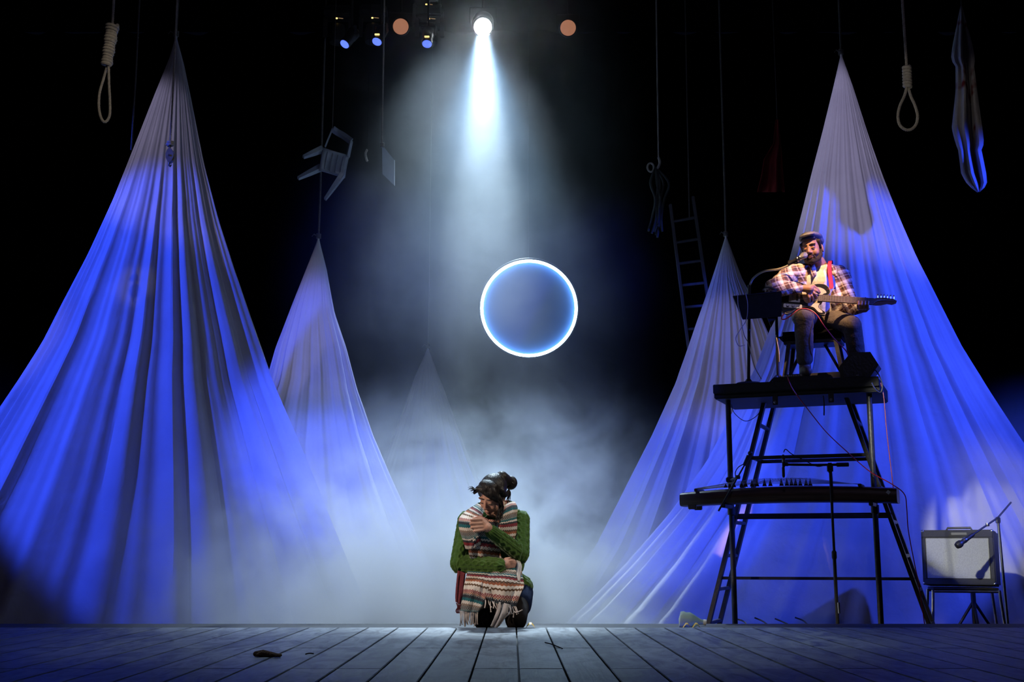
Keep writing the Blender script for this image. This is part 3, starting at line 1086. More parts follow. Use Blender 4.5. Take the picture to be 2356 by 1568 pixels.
for pts, lab in (([(1697, 676, 8.885), (1698, 700, 8.90), (1703, 722, 8.95), (1712, 770, 9.06), (1722, 790, 9.12), (1735, 840, 9.12), (1752, 872, 9.12)], 'pale cable hanging over the music stand and down past its pole'),
                 ([(1715, 674, 8.88), (1720, 700, 8.90), (1717, 735, 8.975), (1702, 760, 8.98), (1693, 778, 8.98), (1700, 795, 8.99), (1714, 793, 9.0)], 'thin pale cable looping loosely below the music stand')):
    tag(MB().tube(smoothcurve([P(*p) for p in pts], 6), 0.0032, 6).obj('hanging_cable', M['pale_cable']), lab, 'cable')
tag(MB().tube(smoothcurve([P(1785, 770, 9.172), P(1788, 785, 9.172), P(1792, 808, 9.175), P(1793, 832, 9.178)], 6), 0.004, 6).obj('hanging_cable', M['pale_cable']), 'pale cable taped along the second stand pole', 'cable')

# stool
st = on_deck(1872, 860, 9.36)
stool = thing('stool', st, 'black padded stool with braced legs under the musician', 'stool')
SEAT = 2.168
sc_ = P(1872, 760, 9.36)
MB().box(V((sc_.x, 9.36, SEAT - 0.035)), (0.52, 0.32, 0.075), TR3, 0.034).obj('seat', M['black_cloth'], stool)
MB().box(V((sc_.x, 9.36, SEAT - 0.085)), (0.44, 0.26, 0.03), TR3, 0.005).obj('seat_frame', M['black_metal'], stool)
for sx in (-1, 1):
    for sy in (-1, 1):
        a = V((sc_.x, 9.36, SEAT - 0.09)) + EX * (0.18 * sx) + EY * (0.12 * sy)
        b = V((sc_.x, 9.36, DZ)) + EX * (0.235 * sx) + EY * (0.15 * sy)
        MB().bar(a, b, 0.03, 0.026, EY).obj('leg', M['black_metal'], stool)
    a = V((sc_.x, 9.36, SEAT - 0.09)) + EX * (0.08 * sx)
    b = V((sc_.x, 9.36, DZ + 0.09)) + EX * (0.215 * sx)
    MB().bar(a, b, 0.022, 0.022, EY).obj('brace', M['black_metal'], stool)
for sy in (-1, 1):
    z = DZ + 0.09
    MB().bar(V((sc_.x, 9.36, z)) - EX * 0.22 + EY * (0.145 * sy), V((sc_.x, 9.36, z)) + EX * 0.22 + EY * (0.145 * sy), 0.02, 0.045).obj('stretcher', M['black_metal'], stool)

# pedal board, monitor wedge, small box
pb0, pb1 = on_deck(1777, 872, 9.0), on_deck(1912, 866, 8.84)
pbx = (pb1 - pb0).normalized()
pby = V((-pbx.y, pbx.x, 0))
PBM = Matrix((pbx, pby, V((0, 0, 1)))).transposed()
pbc = (pb0 + pb1) / 2 + pby * 0.06
ped = thing('pedal_board', V((pbc.x, pbc.y, DZ)), 'flat black pedal board with a row of knobs at the front of the deck', 'pedal board')
MB().box(pbc + V((0, 0, 0.024)), ((pb1 - pb0).length, 0.12, 0.046), PBM, 0.006).obj('case', M['black_plastic'], ped)
for k in range(9):
    c = pb0 + pbx * (0.03 + k * 0.0175 + (0.04 if k else 0)) + pby * 0.03 + V((0, 0, 0.049))
    MB().lathe([(0.007, 0), (0.008, 0.004), (0.006, 0.012)], c, None, 10).obj('knob', pm('knob_grey', (0.5, 0.47, 0.42), rough=0.4) if k == 0 else bpy.data.materials['knob_grey'], ped)
MB().box(pb0 + pbx * 0.37 + pby * 0.06 + V((0, 0, 0.055)), (0.07, 0.09, 0.02), PBM, 0.004).obj('foot_switch', M['black_metal'], ped)
wc = on_deck(1979, 860, 8.865)
wed = thing('monitor_speaker', wc, 'black wedge monitor speaker at the deck edge beside the musician\'s foot', 'speaker')
wx, wy = EX, EY
w = MB()
poly = [(-0.13, 0.0), (0.07, 0.0), (0.145, 0.10), (0.09, 0.20), (-0.05, 0.205), (-0.14, 0.10)]
w.prism([wc + wx * a - wy * 0.1 + V((0, 0, b)) for a, b in poly], wy * 0.22)
w.obj('cabinet', M['black_plastic'], wed, False)
MB().prism([wc + wx * a * 0.8 - wy * 0.104 + V((0, 0, 0.1 + (b - 0.1) * 0.8)) for a, b in poly], wy * 0.004).obj('grille', M['black_metal'], wed, False)
MB().tube([wc + wx * q_ - wy * 0.106 + V((0, 0, 0.03)) for q_ in (-0.02, 0.0)], 0.004, 6).obj('badge', M['chrome'], wed)

# cables over the platform
for pts, lab, mat, r in (
        ([(1862, 712, 8.885), (1880, 725, 8.885), (1898, 752, 8.86), (1925, 785, 8.88), (1946, 806, 8.97), (1953, 824, 9.04), (1954, 848, 9.045), (1953, 866, 9.05)], 'bright red guitar cable falling from the knee to the monitor speaker', 'red_cable', 0.0042),
        ([(1862, 712, 8.885), (1849, 709.5, 8.885), (1835, 713, 8.89), (1822, 724, 8.89), (1808, 733, 8.92), (1799, 734, 8.93), (1799, 728, 8.93), (1804, 722, 8.93)], 'bright red guitar cable arching over the musician\'s knee', 'red_cable', 0.0042),
        ([(1812, 866, 8.96), (1815, 876, 8.86), (1826, 898, 8.86), (1858, 940, 8.86), (1900, 992, 8.84), (1945, 1035, 8.80), (2000, 1083, 8.70), (2050, 1112, 8.52), (2080, 1135, 8.41), (2086, 1165, 8.42), (2090, 1220, 8.45), (2105, 1300, 8.5), (2115, 1350, 8.55), (2128, 1440, 8.6)], 'long red cable slanting from the deck across the legs down to the floor', 'red_cable', 0.0036),
        ([(2026, 880, 8.62), (2033, 910, 8.6), (2040, 990, 8.6), (2048, 1060, 8.6), (2055, 1122, 8.6), (2053, 1132, 8.62)], 'thin dark red cable hanging from the deck corner to the zither', 'dark_red_cable', 0.0032),
        ([(2006, 846, 8.78), (2015, 852, 8.70), (2023, 864, 8.60), (2030, 885, 8.585), (2026, 902, 8.585), (2014, 895, 8.58), (2005, 880, 8.58)], 'black cable coiled over the deck corner', 'black_plastic', 0.005),
        ([(1894, 910, 8.82), (1896, 930, 8.82), (1896, 955, 8.82)], 'short dangling cable end under the deck', 'black_plastic', 0.005),
        ([(1683, 930, 9.13), (1690, 950, 9.12), (1715, 968, 9.11), (1742, 955, 9.12), (1755, 930, 9.15)], 'thin black cable sagging under the deck corner', 'black_plastic', 0.0028)):
    tag(MB().tube(smoothcurve([P(*p) for p in pts], 7), r, 7).obj('cable', M[mat]), lab, 'cable')
# heap of cables and gear at the ladder foot
jr = random.Random(4)
for k in range(4):
    c = P(1700 + 47 * k, 1410, 9.5)
    c.z = FLOOR_Z + 0.007
    pts = [c + V((0.066 * math.cos(a) * jr.uniform(0.75, 1.0), 0.12 * math.sin(a), 0.02 * i + jr.uniform(-0.006, 0.006) + 0.006)) for i, a in enumerate([j * 0.9 for j in range(10)])]
    tag(MB().tube(smoothcurve(pts, 6), 0.006, 6).obj('coiled_cable', M['black_plastic']), ['coil of black cable right beside the ladder foot', 'second coil of black cable from the ladder foot', 'third coil of black cable from the ladder foot', 'coil of black cable farthest from the ladder foot, under the platform'][k], 'cable', 'cable coils under the platform')

# ---------------------------------------------------------------- amplifier on a metal chair, second boom stand
M['grille_cloth'] = pm('grille_cloth', (0.42, 0.43, 0.40), (0.30, 0.31, 0.29), 90, 0.8, stretch=(3, 3, 1), bump=0.3, bscale=200)
ac = P(2214, 1345, 9.9)
AR = Matrix.Rotation(R(-30), 3, 'Z')
ax_, ay_ = AR @ V((1, 0, 0)), AR @ V((0, 1, 0))
amz = ac.z - 0.012
chz = amz - 0.006
ch = thing('metal_chair', V((ac.x, ac.y, FLOOR_Z)), 'low grey metal-legged seat carrying the guitar amplifier', 'chair')
CR = Matrix.Rotation(R(-12), 3, 'Z')
for sx in (-1, 1):
    for sy in (-1, 1):
        a = V((ac.x, ac.y, chz - 0.02)) + CR @ V((0.25 * sx, 0.17 * sy, 0))
        b = V((ac.x, ac.y, FLOOR_Z)) + CR @ V((0.28 * sx, 0.19 * sy, 0))
        MB().tube([a, b], 0.0135, 10).obj('leg', M['chrome'], ch)
for sy in (-1, 1):
    MB().tube([V((ac.x, ac.y, chz - 0.028)) + CR @ V((-0.25, 0.17 * sy, 0)), V((ac.x, ac.y, chz - 0.028)) + CR @ V((0.25, 0.17 * sy, 0))], 0.0115, 10).obj('seat_rail', M['chrome'], ch)
MB().box(V((ac.x, ac.y, chz - 0.008)), (0.5, 0.36, 0.018), CR, 0.006).obj('seat', M['black_plastic'], ch)
amp = thing('guitar_amplifier', V((ac.x, ac.y, amz)), 'grey-grilled black guitar amplifier standing on a metal chair', 'amplifier')
AT = AR @ Matrix.Rotation(R(-4), 3, 'X')
cab = V((ac.x, ac.y, amz + 0.225))
MB().box(cab, (0.56, 0.25, 0.44), AT, 0.014).obj('cabinet', pm('black_tolex', (0.03, 0.03, 0.03), (0.05, 0.05, 0.05), 200, 0.6, bump=0.4, bscale=400), amp)
MB().box(cab + AT @ V((0, -0.122, -0.008)), (0.49, 0.014, 0.325), AT, 0.004).obj('grille', M['grille_cloth'], amp, label='pale grey woven grille cloth')
for (c, s) in (((0, -0.124, 0.185), (0.55, 0.016, 0.05)), ((0, -0.124, -0.195), (0.55, 0.016, 0.045)), ((-0.26, -0.124, -0.008), (0.03, 0.016, 0.33)), ((0.26, -0.124, -0.008), (0.03, 0.016, 0.33))):
    MB().box(cab + AT @ V(c), s, AT, 0.004).obj('frame', bpy.data.materials['black_tolex'], amp)
MB().box(cab + AT @ V((0.02, -0.134, 0.187)), (0.12, 0.005, 0.02), AT, 0.002).obj('badge', pm('dull_badge', (0.10, 0.10, 0.10), rough=0.5), amp)
MB().tube([cab + AT @ V((x, y, z)) for x, y, z in ((-0.1, 0, 0.222), (-0.09, 0, 0.245), (0.09, 0, 0.245), (0.1, 0, 0.222))], 0.009, 8).obj('handle', M['black_plastic'], amp)
for sx in (-1, 1):
    for sz in (-1, 1):
        MB().ell(cab + AT @ V((0.268 * sx, -0.122, 0.208 * sz)), (0.014, 0.012, 0.014), AT, 10, 6).obj('corner_cap', M['chrome'], amp)

bs = P(2320, 1440, 9.40)
bs.z = FLOOR_Z
bst = thing('boom_stand', bs, 'chrome boom stand leaning its microphone towards the amplifier', 'microphone stand')
btop = P(2296, 1196, 9.40)
for a in (80, 200, 320):
    MB().tube([bs + V((0, 0, 0.12)), bs + V((0.2 * math.cos(R(a)), 0.2 * math.sin(R(a)), 0.01))], 0.008, 8).obj('leg', M['black_metal'], bst)
MB().tube([bs + V((0, 0, 0.05)), btop], 0.011, 10).obj('pole', M['chrome'], bst)
MB().box(btop, (0.035, 0.03, 0.05), None, 0.006).obj('boom_joint', M['chrome'], bst)
MB().tube([P(2326, 1155, 9.50), P(2296, 1190, 9.40), P(2240, 1228, 9.32)], 0.007, 10).obj('boom_arm', M['black_metal'], bst)
MB().lathe([(0.013, -0.012), (0.016, 0), (0.013, 0.012)], P(2272, 1206.5, 9.366), None, 12).obj('arm_knob', M['chrome'], bst)
m3 = thing('amplifier_microphone', P(2200, 1255, 9.28), 'black round-headed microphone aimed at the amplifier grille', 'microphone')
a3 = (P(2192, 1262, 9.28) - P(2240, 1228, 9.32)).normalized()
q3 = a3.to_track_quat('Z', 'Y').to_matrix()
c3 = P(2240, 1228, 9.32)
MB().lathe([(0.013, 0.0), (0.016, 0.01), (0.018, 0.1), (0.019, 0.12)], c3, q3, 14).obj('handle', M['black_plastic'], m3)
MB().lathe([(0.0195, 0.08), (0.0205, 0.085), (0.0205, 0.10), (0.0195, 0.105)], c3, q3, 14).obj('ring', M['chrome'], m3)
MB().lathe([(0.017, 0.118), (0.027, 0.135), (0.029, 0.155), (0.022, 0.178), (0.002, 0.186)], c3, q3, 16).obj('grille', M['black_metal'], m3)
# dark low stand behind the chair
ds = P(2243, 1430, 10.26)
ds.z = FLOOR_Z
dst = thing('folded_stand', ds, 'low folded black stand behind the amplifier chair', 'stand')
MB().tube([ds, ds + V((0.0, 0, 0.42))], 0.02, 10).obj('pole', M['black_metal'], dst)
for a in (20, 150, 270):
    MB().tube([ds + V((0, 0, 0.3)), ds + V((0.2 * math.cos(R(a)), 0.1 * math.sin(R(a)), 0.012))], 0.012, 8).obj('leg', M['black_metal'], dst)

# ================================================================ things hanging over the stage
def twisted(mb, path, r, turns_per_m=22, seg=6, n_strand=3):
    """three-strand laid rope along a path"""
    path = [V(p) for p in path]
    L = [0.0]
    for a, b in zip(path, path[1:]):
        L.append(L[-1] + (b - a).length)
    prev = None
    fr = []
    for i, p in enumerate(path):
        t = (path[min(i + 1, len(path) - 1)] - path[max(i - 1, 0)]).normalized()
        q = prev if prev is not None else (V((0, 1, 0)) if abs(t.y) < 0.9 else V((1, 0, 0)))
        y = t.cross(q).normalized()
        x = y.cross(t).normalized()
        prev = x
        fr.append((x, y))
    for k in range(n_strand):
        pts = []
        for i, p in enumerate(path):
            a = 2 * math.pi * (turns_per_m * L[i] + k / n_strand)
            x, y = fr[i]
            pts.append(p + (x * math.cos(a) + y * math.sin(a)) * (r * 0.5))
        mb.tube(pts, r * 0.56, seg)
    return mb


def fine(pts, step=0.008):
    out = []
    pts = [V(p) for p in pts]
    for a, b in zip(pts, pts[1:]):
        n = max(1, int((b - a).length / step))
        out += [a.lerp(b, i / n) for i in range(n)]
    out.append(pts[-1])
    return out


def noose(label, D, line, coil_a, coil_b, loop, r, coil_r, n_wrap, mat, fuzzy=False):
    top = P(*line[0], D)
    t = thing('noose', P(*loop[len(loop) // 2], D), label, 'noose', None)
    a, b = P(*coil_a, D), P(*coil_b, D)
    up = V((top.x - (a.x - top.x) * 2, D, 7.9))
    twisted(MB(), fine([up, top, a], 0.012), r, 20).obj('line', mat, t)
    w = MB()
    ax = (b - a)
    x = ax.cross(V((0, 1, 0))).normalized()
    y = V((0, 1, 0))
    jr = random.Random(n_wrap)
    pts = []
    n = n_wrap * 14
    for i in range(n + 1):
        q = 2 * math.pi * i / 14
        cr = coil_r * (1 + (0.12 * math.sin(i / 9.0) if fuzzy else 0.0)) * (1 + (0.25 * (0.5 - i / n) if fuzzy else 0))
        pts.append(a + ax * (i / n) + x * (cr * math.cos(q)) + y * (cr * math.sin(q)))
    w.tube(pts, ax.length / n_wrap * 0.62, 7)
    w.obj('coil', mat, t)
    lp = smoothcurve([P(u, v, D + 0.012 * math.sin(i * 1.3)) for i, (u, v) in enumerate(loop)], 14)
    twisted(MB(), fine(lp, 0.006), r, 24).obj('loop', mat, t)
    return t


noose('noose with a long thick fuzzy knot and narrow loop beside the tallest tent', 7.9, [(262, 0), (258, 57)], (259, 57), (245, 150),
      [(247, 150), (238, 182), (229, 215), (228, 250), (234, 274), (243, 280), (252, 266), (253, 235), (251, 195), (250, 150)], 0.0095, 0.030, 14, M['rope'], True)
noose('noose with a short neat knot and wide teardrop loop above the musician', 7.9, [(2076, 0), (2083, 110)], (2086, 152), (2088, 200),
      [(2087, 198), (2081, 220), (2070, 245), (2066, 268), (2070, 287), (2083, 298), (2097, 297), (2108, 285), (2111, 265), (2105, 242), (2096, 222), (2089, 198)], 0.0105, 0.021, 7, M['rope'])

# pulley in front of the tallest tent
pd = 9.0
pu = thing('pulley', P(390, 358, pd), 'small wooden pulley block on a pale rope before the tallest tent', 'pulley')
twisted(MB(), fine([V((P(402, 0, pd).x, pd, 7.9)), P(400, 170, pd), P(392, 326, pd)], 0.012), 0.008, 22).obj('line', M['rope'], pu)
kn = MB()
for j in range(3):
    c = P(392, 326 + 4 * j, pd)
    kn.tube([c + V((0.02 * math.cos(a), 0.016 * math.sin(a), 0.004 * math.sin(a + j))) for a in [2 * math.pi * i / 12 for i in range(12)]], 0.008, 6, closed=True)
kn.tube([P(391, 328, pd), P(381, 334, pd), P(384, 329, pd)], 0.007, 6)
kn.obj('knot', M['rope'], pu)
pc = P(391, 359, pd)
outl = [(0, 0.062), (0.018, 0.05), (0.032, 0.02), (0.033, -0.01), (0.022, -0.04), (0.006, -0.056), (-0.01, -0.05), (-0.026, -0.02), (-0.03, 0.015), (-0.018, 0.048)]
for dy in (-0.022, 0.014):
    MB().prism([pc + V((x, dy, z)) for x, z in outl], V((0, 0.008, 0))).obj('cheek', pm('pulley_wood', (0.22, 0.20, 0.15), (0.14, 0.12, 0.09), 30, 0.7) if dy < 0 else bpy.data.materials['pulley_wood'], pu)
MB().lathe([(0.026, -0.012), (0.03, -0.008), (0.024, 0), (0.03, 0.008), (0.026, 0.012)], pc, Matrix.Rotation(R(90), 3, 'X'), 20).obj('sheave', M['black_metal'], pu)
MB().lathe([(0.008, -0.028), (0.008, 0.028)], pc, Matrix.Rotation(R(90), 3, 'X'), 10).obj('axle', M['chrome'], pu)
MB().tube([pc + V((0, 0, 0.05)), pc + V((-0.006, 0, 0.075)), pc + V((0.004, 0, 0.09))], 0.008, 8).obj('becket', M['black_metal'], pu)
MB().tube([pc + V((0, 0, -0.05)), pc + V((-0.006, 0, -0.075)), pc + V((0.006, 0, -0.085)), pc + V((0.012, 0, -0.07))], 0.007, 8).obj('hook', M['black_metal'], pu)

# thin slack lines
for (pts, D, r, lab) in (([(322, -20), (312, 180), (302, 345)], 9.6, 0.007, 'thin dark line hanging free between the fuzzy noose and the tallest tent'),):
    pp = [P(*q, D) for q in pts]
    pp.insert(0, V((pp[0].x + 0.02, D, 7.9)))
    tag(MB().tube(pp, r, 6).obj('hanging_line', M['dark_rope']), lab, 'rope')

# plastic chair
M['white_plastic'] = pm('white_plastic', (0.24, 0.26, 0.31), (0.19, 0.21, 0.25), 12, 0.5)
cd = 12.0
pcx = thing('plastic_chair', P(752, 370, cd), 'white plastic chair hanging tipped over above the half-height tent', 'chair')
seatc = P(762, 370, cd)
s0 = [P(742, 340, cd - 0.05), P(803, 358, cd + 0.1), P(793, 410, cd + 0.06), P(733, 392, cd - 0.1)]
sn = (s0[1] - s0[0]).cross(s0[3] - s0[0]).normalized()
if sn.y > 0:
    sn = -sn
rows = []
for i in range(9):
    row = []
    for k in range(9):
        a, b = i / 8, k / 8
        p = s0[0].lerp(s0[1], b).lerp(s0[3].lerp(s0[2], b), a)
        row.append(p - sn * (0.03 * math.sin(math.pi * a) * math.sin(math.pi * b)))
    rows.append(row)
so = MB().grid(rows).obj('seat', M['white_plastic'], pcx)
q_ = so.modifiers.new('t', 'SOLIDIFY')
q_.thickness = 0.012
for (a, b) in (((738, 385), (686, 410)), ((788, 402), (748, 458)), ((742, 343), (698, 361))):
    pa, pb = P(*a, cd - 0.03), P(*b, cd - 0.28)
    MB().tube([pa, pa.lerp(pb, 0.5), pb], [0.042, 0.034, 0.022], 4, flat=0.6).obj('leg', M['white_plastic'], pcx, False)
br = [P(800, 362, cd + 0.1), P(808, 325, cd + 0.12), P(765, 296, cd + 0.12), P(748, 338, cd + 0.0)]
MB().tube([br[0], br[1]], [0.045, 0.04], 4, flat=0.5).obj('back_post', M['white_plastic'], pcx, False)
MB().tube([br[2], br[3]], [0.012, 0.012], 4, flat=0.5).obj('back_post', M['white_plastic'], pcx, False)
MB().tube(smoothcurve([br[1], P(790, 312, cd + 0.16), P(776, 304, cd + 0.16), br[2]], 4), 0.036, 4, flat=0.5).obj('top_rail', M['white_plastic'], pcx, False)
MB().tube([br[2], V((br[2].x, cd + 0.12, 7.9))], 0.004, 6).obj('hanging_wire', M['dark_rope'], pcx)
for k in range(4):
    a = s0[0].lerp(s0[1], 0.2 + 0.2 * k)
    b = s0[3].lerp(s0[2], 0.2 + 0.2 * k)
    MB().tube([a.lerp(b, 0.12) + sn * 0.006, a.lerp(b, 0.88) + sn * 0.006], 0.005, 5).obj('seat_rib', M['white_plastic'], pcx)

# hanging board
bd = 11.55
brd = thing('hanging_board', P(893, 400, bd), 'pale square board tied by one corner beside the light beam', 'board')
bp_ = [P(879, 333, bd), P(907, 367, bd + 0.1), P(907, 426, bd + 0.1), P(880, 400, bd)]
MB().prism(bp_, V((0.005, 0.03, 0))).obj('panel', pm('pale_board', (0.5, 0.53, 0.56), (0.4, 0.43, 0.46), 10, 0.7), brd, False)
kb = MB()
for j in range(3):
    c = P(880, 330 + 4 * j, bd)
    kb.tube([c + V((0.016 * math.cos(a), 0.016 * math.sin(a), 0.003 * math.sin(a))) for a in [2 * math.pi * i / 12 for i in range(12)]], 0.007, 6, closed=True)
kb.obj('knot', M['rope'], brd)
twisted(MB(), fine([V((P(883, 0, bd).x, bd, 7.9)), P(879, 330, bd)], 0.02), 0.010, 18).obj('line', M['rope'], brd)
re_ = thing('rope_tail', P(843, 358, bd + 0.3), 'short frayed rope end dangling between the plastic chair and the board', 'rope')
twisted(MB(), fine(smoothcurve([P(845, 344, bd + .3), P(841, 352, bd + .3), P(842, 362, bd + .3), P(845, 371, bd + .3)], 5), 0.008), 0.013, 18).obj('rope_end', M['rope'], re_)
MB().tube([P(845, 345, bd + .3), V((P(845, 345, bd + .3).x, bd + .3, 7.9))], 0.003, 6).obj('dark_line', M['black_cloth'], re_)

# ladder hanging in the dark
hd_ = 13.2
hl = thing('hanging_ladder', P(1590, 640, hd_), 'narrow ladder hanging aslant in the dark behind the lower tent', 'ladder')
M['grey_wood'] = pm('grey_wood', (0.085, 0.085, 0.10), (0.06, 0.06, 0.07), 12, 0.6, stretch=(1, 1, 0.2))
la, lb = (P(1542, 470, hd_), P(1588, 830, hd_)), (P(1594, 452, hd_), P(1648, 820, hd_))
for a, b in (la, lb):
    MB().bar(a, b, 0.03, 0.05, (0, 1, 0), 0.004).obj('rail', M['grey_wood'], hl)
for v in (507, 556, 605, 655, 705, 755, 803):
    s = (v - 470) / 360
    MB().tube([la[0].lerp(la[1], s + 0.01), lb[0].lerp(lb[1], s + 0.03)], 0.016, 8).obj('rung', M['grey_wood'], hl)
MB().tube([V((P(1580, 100, hd_).x, hd_, 7.9)), P(1586, 500, hd_)], 0.007, 6).obj('line', M['dark_rope'], hl)

# dark bundle with a ring
bn = 12.2
bun_ = thing('rigging_bundle', P(1515, 450, bn), 'dark bundle of netting with a pale ring hanging by a rope', 'bundle')
twisted(MB(), fine([V((P(1512, 0, bn).x, bn, 7.9)), P(1515, 362, bn)], 0.02), 0.010, 18).obj('line', M['rope'], bun_)
MB().tube([P(1497, 385, bn) + V((0.034 * math.cos(a), 0.008 * math.sin(a), 0.05 * math.sin(a))) for a in [2 * math.pi * i / 20 for i in range(20)]], 0.011, 8, closed=True).obj('ring', M['rope'], bun_)
MB().tube(smoothcurve([P(1515, 362, bn), P(1518, 374, bn), P(1512, 388, bn), P(1505, 390, bn)], 5), 0.014, 8).obj('knot', M['rope'], bun_)
jr = random.Random(9)
for k in range(7):
    u0 = 1500 + 5 * k
    pts = [P(1508, 385, bn)] + [P(u0 + jr.uniform(-10, 10), v, bn + jr.uniform(-.08, .08)) for v in (420, 460, 500, 535 + jr.uniform(-20, 15))]
    MB().tube(smoothcurve(pts, 6), 0.012, 6).obj('strand', pm('dark_net', (0.05, 0.055, 0.05), (0.03, 0.035, 0.03), 20, 0.9) if k == 0 else bpy.data.materials['dark_net'], bun_)


# hung cloths
def hung_cloth(name, label, cat, D, outline, mat, seed, top_line=True, depth=0.06):
    """outline: (v, u_left, u_right) down the cloth"""
    rr = random.Random(seed)
    ph = [rr.uniform(0, 6.3) for _ in range(3)]
    t = thing(name, P((outline[0][1] + outline[0][2]) / 2, outline[0][0], D), label, cat)
    rows = []
    n = 40
    for i in range(n + 1):
        v = outline[0][0] + (outline[-1][0] - outline[0][0]) * i / n
        for a, b in zip(outline, outline[1:]):
            if v <= b[0] + 1e-6:
                s = (v - a[0]) / (b[0] - a[0])
                ul, ur = a[1] + (b[1] - a[1]) * s, a[2] + (b[2] - a[2]) * s
                break
        row = []
        for k in range(29):
            q = k / 28
            w = (ur - ul) / 50
            row.append(P(ul + (ur - ul) * q, v, D + depth * w * (math.sin(9 * q + ph[0] + i * 0.02) + 0.6 * math.sin(17 * q + ph[1]) + 0.3 * math.sin(i * 0.4 + 5 * q))))
        rows.append(row)
    o = MB().grid(rows).obj('cloth', mat, t)
    m_ = o.modifiers.new('t', 'SOLIDIFY')
    m_.thickness = 0.006
    c = P((outline[0][1] + outline[0][2]) / 2, outline[0][0], D)
    MB().tube([c, V((c.x, D, 7.9))], 0.005, 6).obj('line', M['dark_rope'], t)
    return t


def stained():
    m = pm('stained_cloth', (0.42, 0.40, 0.42), (0.34, 0.32, 0.34), 6, 0.9, spec=0.1, bump=0.3)
    N, L = m.node_tree.nodes, m.node_tree.links
    b = N['Principled BSDF']
    base = b.inputs['Base Color'].links[0].from_socket
    tc = N.new('ShaderNodeTexCoord')
    nz = N.new('ShaderNodeTexNoise')
    nz.inputs['Scale'].default_value = 3.4
    nz.inputs['Detail'].default_value = 3
    L.new(tc.outputs['Object'], nz.inputs['Vector'])
    rp = N.new('ShaderNodeValToRGB')
    rp.color_ramp.elements[0].position = 0.60
    rp.color_ramp.elements[1].position = 0.66
    L.new(nz.outputs['Fac'], rp.inputs[0])
    mx = N.new('ShaderNodeMix')
    mx.data_type = 'RGBA'
    L.new(rp.outputs[0], mx.inputs[0])
    L.new(base, mx.inputs[6])
    mx.inputs[7].default_value = (0.16, 0.015, 0.015, 1)
    L.new(mx.outputs[2], b.inputs['Base Color'])
    return m


hung_cloth('stained_sheet', 'long white sheet with red stains hanging by one corner', 'cloth', 10.2,
           [(14, 2211, 2213), (60, 2202, 2226), (105, 2193, 2238), (138, 2189, 2244), (150, 2200, 2241), (210, 2200, 2248), (295, 2191, 2260), (330, 2200, 2263), (345, 2206, 2257), (400, 2213, 2268), (425, 2228, 2270), (441, 2249, 2253)], stained(), 3)
hung_cloth('red_garment', 'dim red garment hanging in the dark between the two right-hand tents', 'garment', 13.0,
           [(275, 1784, 1792), (330, 1779, 1797), (366, 1757, 1800), (400, 1752, 1802), (442, 1742, 1806)], pm('red_cloth', (0.32, 0.02, 0.02), (0.22, 0.015, 0.015), 8, 0.9), 6)

# ================================================================ litter on the apron and step
gl = P(612, 1511, 4.0)
k_ = CAMZ / (CAMZ - gl.z)
gl = V((gl.x * k_, gl.y * k_, 0.0))
lf = thing('crumpled_glove', gl, 'crumpled brown glove lying on the bare planks', 'glove')
MB().limb([gl + V((-0.045, 0, 0.014)), gl + V((-0.015, 0.005, 0.016)), gl + V((0.02, 0, 0.012)), gl + V((0.05, -0.005, 0.009))], [0.012, 0.016, 0.012, 0.008], 10).obj('palm', pm('brown_leather', (0.12, 0.055, 0.02), (0.07, 0.03, 0.012), 40, 0.8, bump=0.5, bscale=90), lf)
for k in range(3):
    MB().capsule(gl + V((0.02, -0.008 + 0.01 * k, 0.012)), gl + V((0.062, -0.018 + 0.014 * k, 0.008)), 0.008, 0.006, 8).obj('finger', bpy.data.materials['brown_leather'], lf)
MB().capsule(gl + V((-0.02, -0.01, 0.018)), gl + V((-0.035, -0.028, 0.012)), 0.008, 0.006, 8).obj('thumb', bpy.data.materials['brown_leather'], lf)


def floor_pt(u, v, z=0.0):
    p = P(u, v, 5.0)
    s = (CAMZ - z) / (CAMZ - p.z)
    return V((p.x * s, 5.0 * s, z))


for (a, b, lab) in (((703, 1506), (722, 1505), 'small dark twig on the planks near the brown glove'), ((1254, 1479), (1294, 1493), 'thin dark twig lying across a plank gap before the actor')):
    pa, pb = floor_pt(*a), floor_pt(*b)
    tag(MB().tube(smoothcurve([pa + V((0, 0, .004)), pa.lerp(pb, 0.4) + V((0, 0.01, .006)), pb + V((0, 0, .004))], 5), 0.0028, 6).obj('twig', M['black_cloth']), lab, 'twig')

pt = P(1218, 1438, 7.72)
pt.z = STEP_Z
pet = thing('yellow_peel', pt, 'small yellow scrap on the floor beside the actor\'s knee', 'scrap')
MB().grid([[pt + V((-0.028 + 0.014 * k, 0.02 * (i - 1), 0.008 + 0.048 * math.sin(math.pi * (k / 5)) * (1 - 0.25 * abs(i - 1)))) for k in range(6)] for i in range(3)]).obj('peel', pm('yellow_peel', (0.75, 0.45, 0.03), (0.6, 0.32, 0.02), 20, 0.5), pet)
bt = P(1568, 1430, 7.95)
bt.z = STEP_Z
bo = thing('plastic_bottle', bt, 'crumpled clear plastic bottle lying on the floor by the platform', 'bottle')
glass = bpy.data.materials.new('clear_plastic')
N_, L_ = nodes_of(glass)
bb = N_['Principled BSDF']
bb.inputs['Base Color'].default_value = (0.62, 0.80, 0.76, 1)
bb.inputs['Roughness'].default_value = 0.15
bb.inputs['Transmission Weight'].default_value = 0.55
bb.inputs['IOR'].default_value = 1.2
BQ = V((1, -0.1, -0.12)).normalized().to_track_quat('Z', 'Y').to_matrix()
MB().lathe([(0.004, -0.008), (0.05, 0.0), (0.056, 0.02), (0.05, 0.035), (0.054, 0.06), (0.044, 0.085), (0.03, 0.11), (0.018, 0.135), (0.015, 0.155)], bt + V((-0.01, 0, 0.06)), BQ, 14).obj('body', glass, bo)
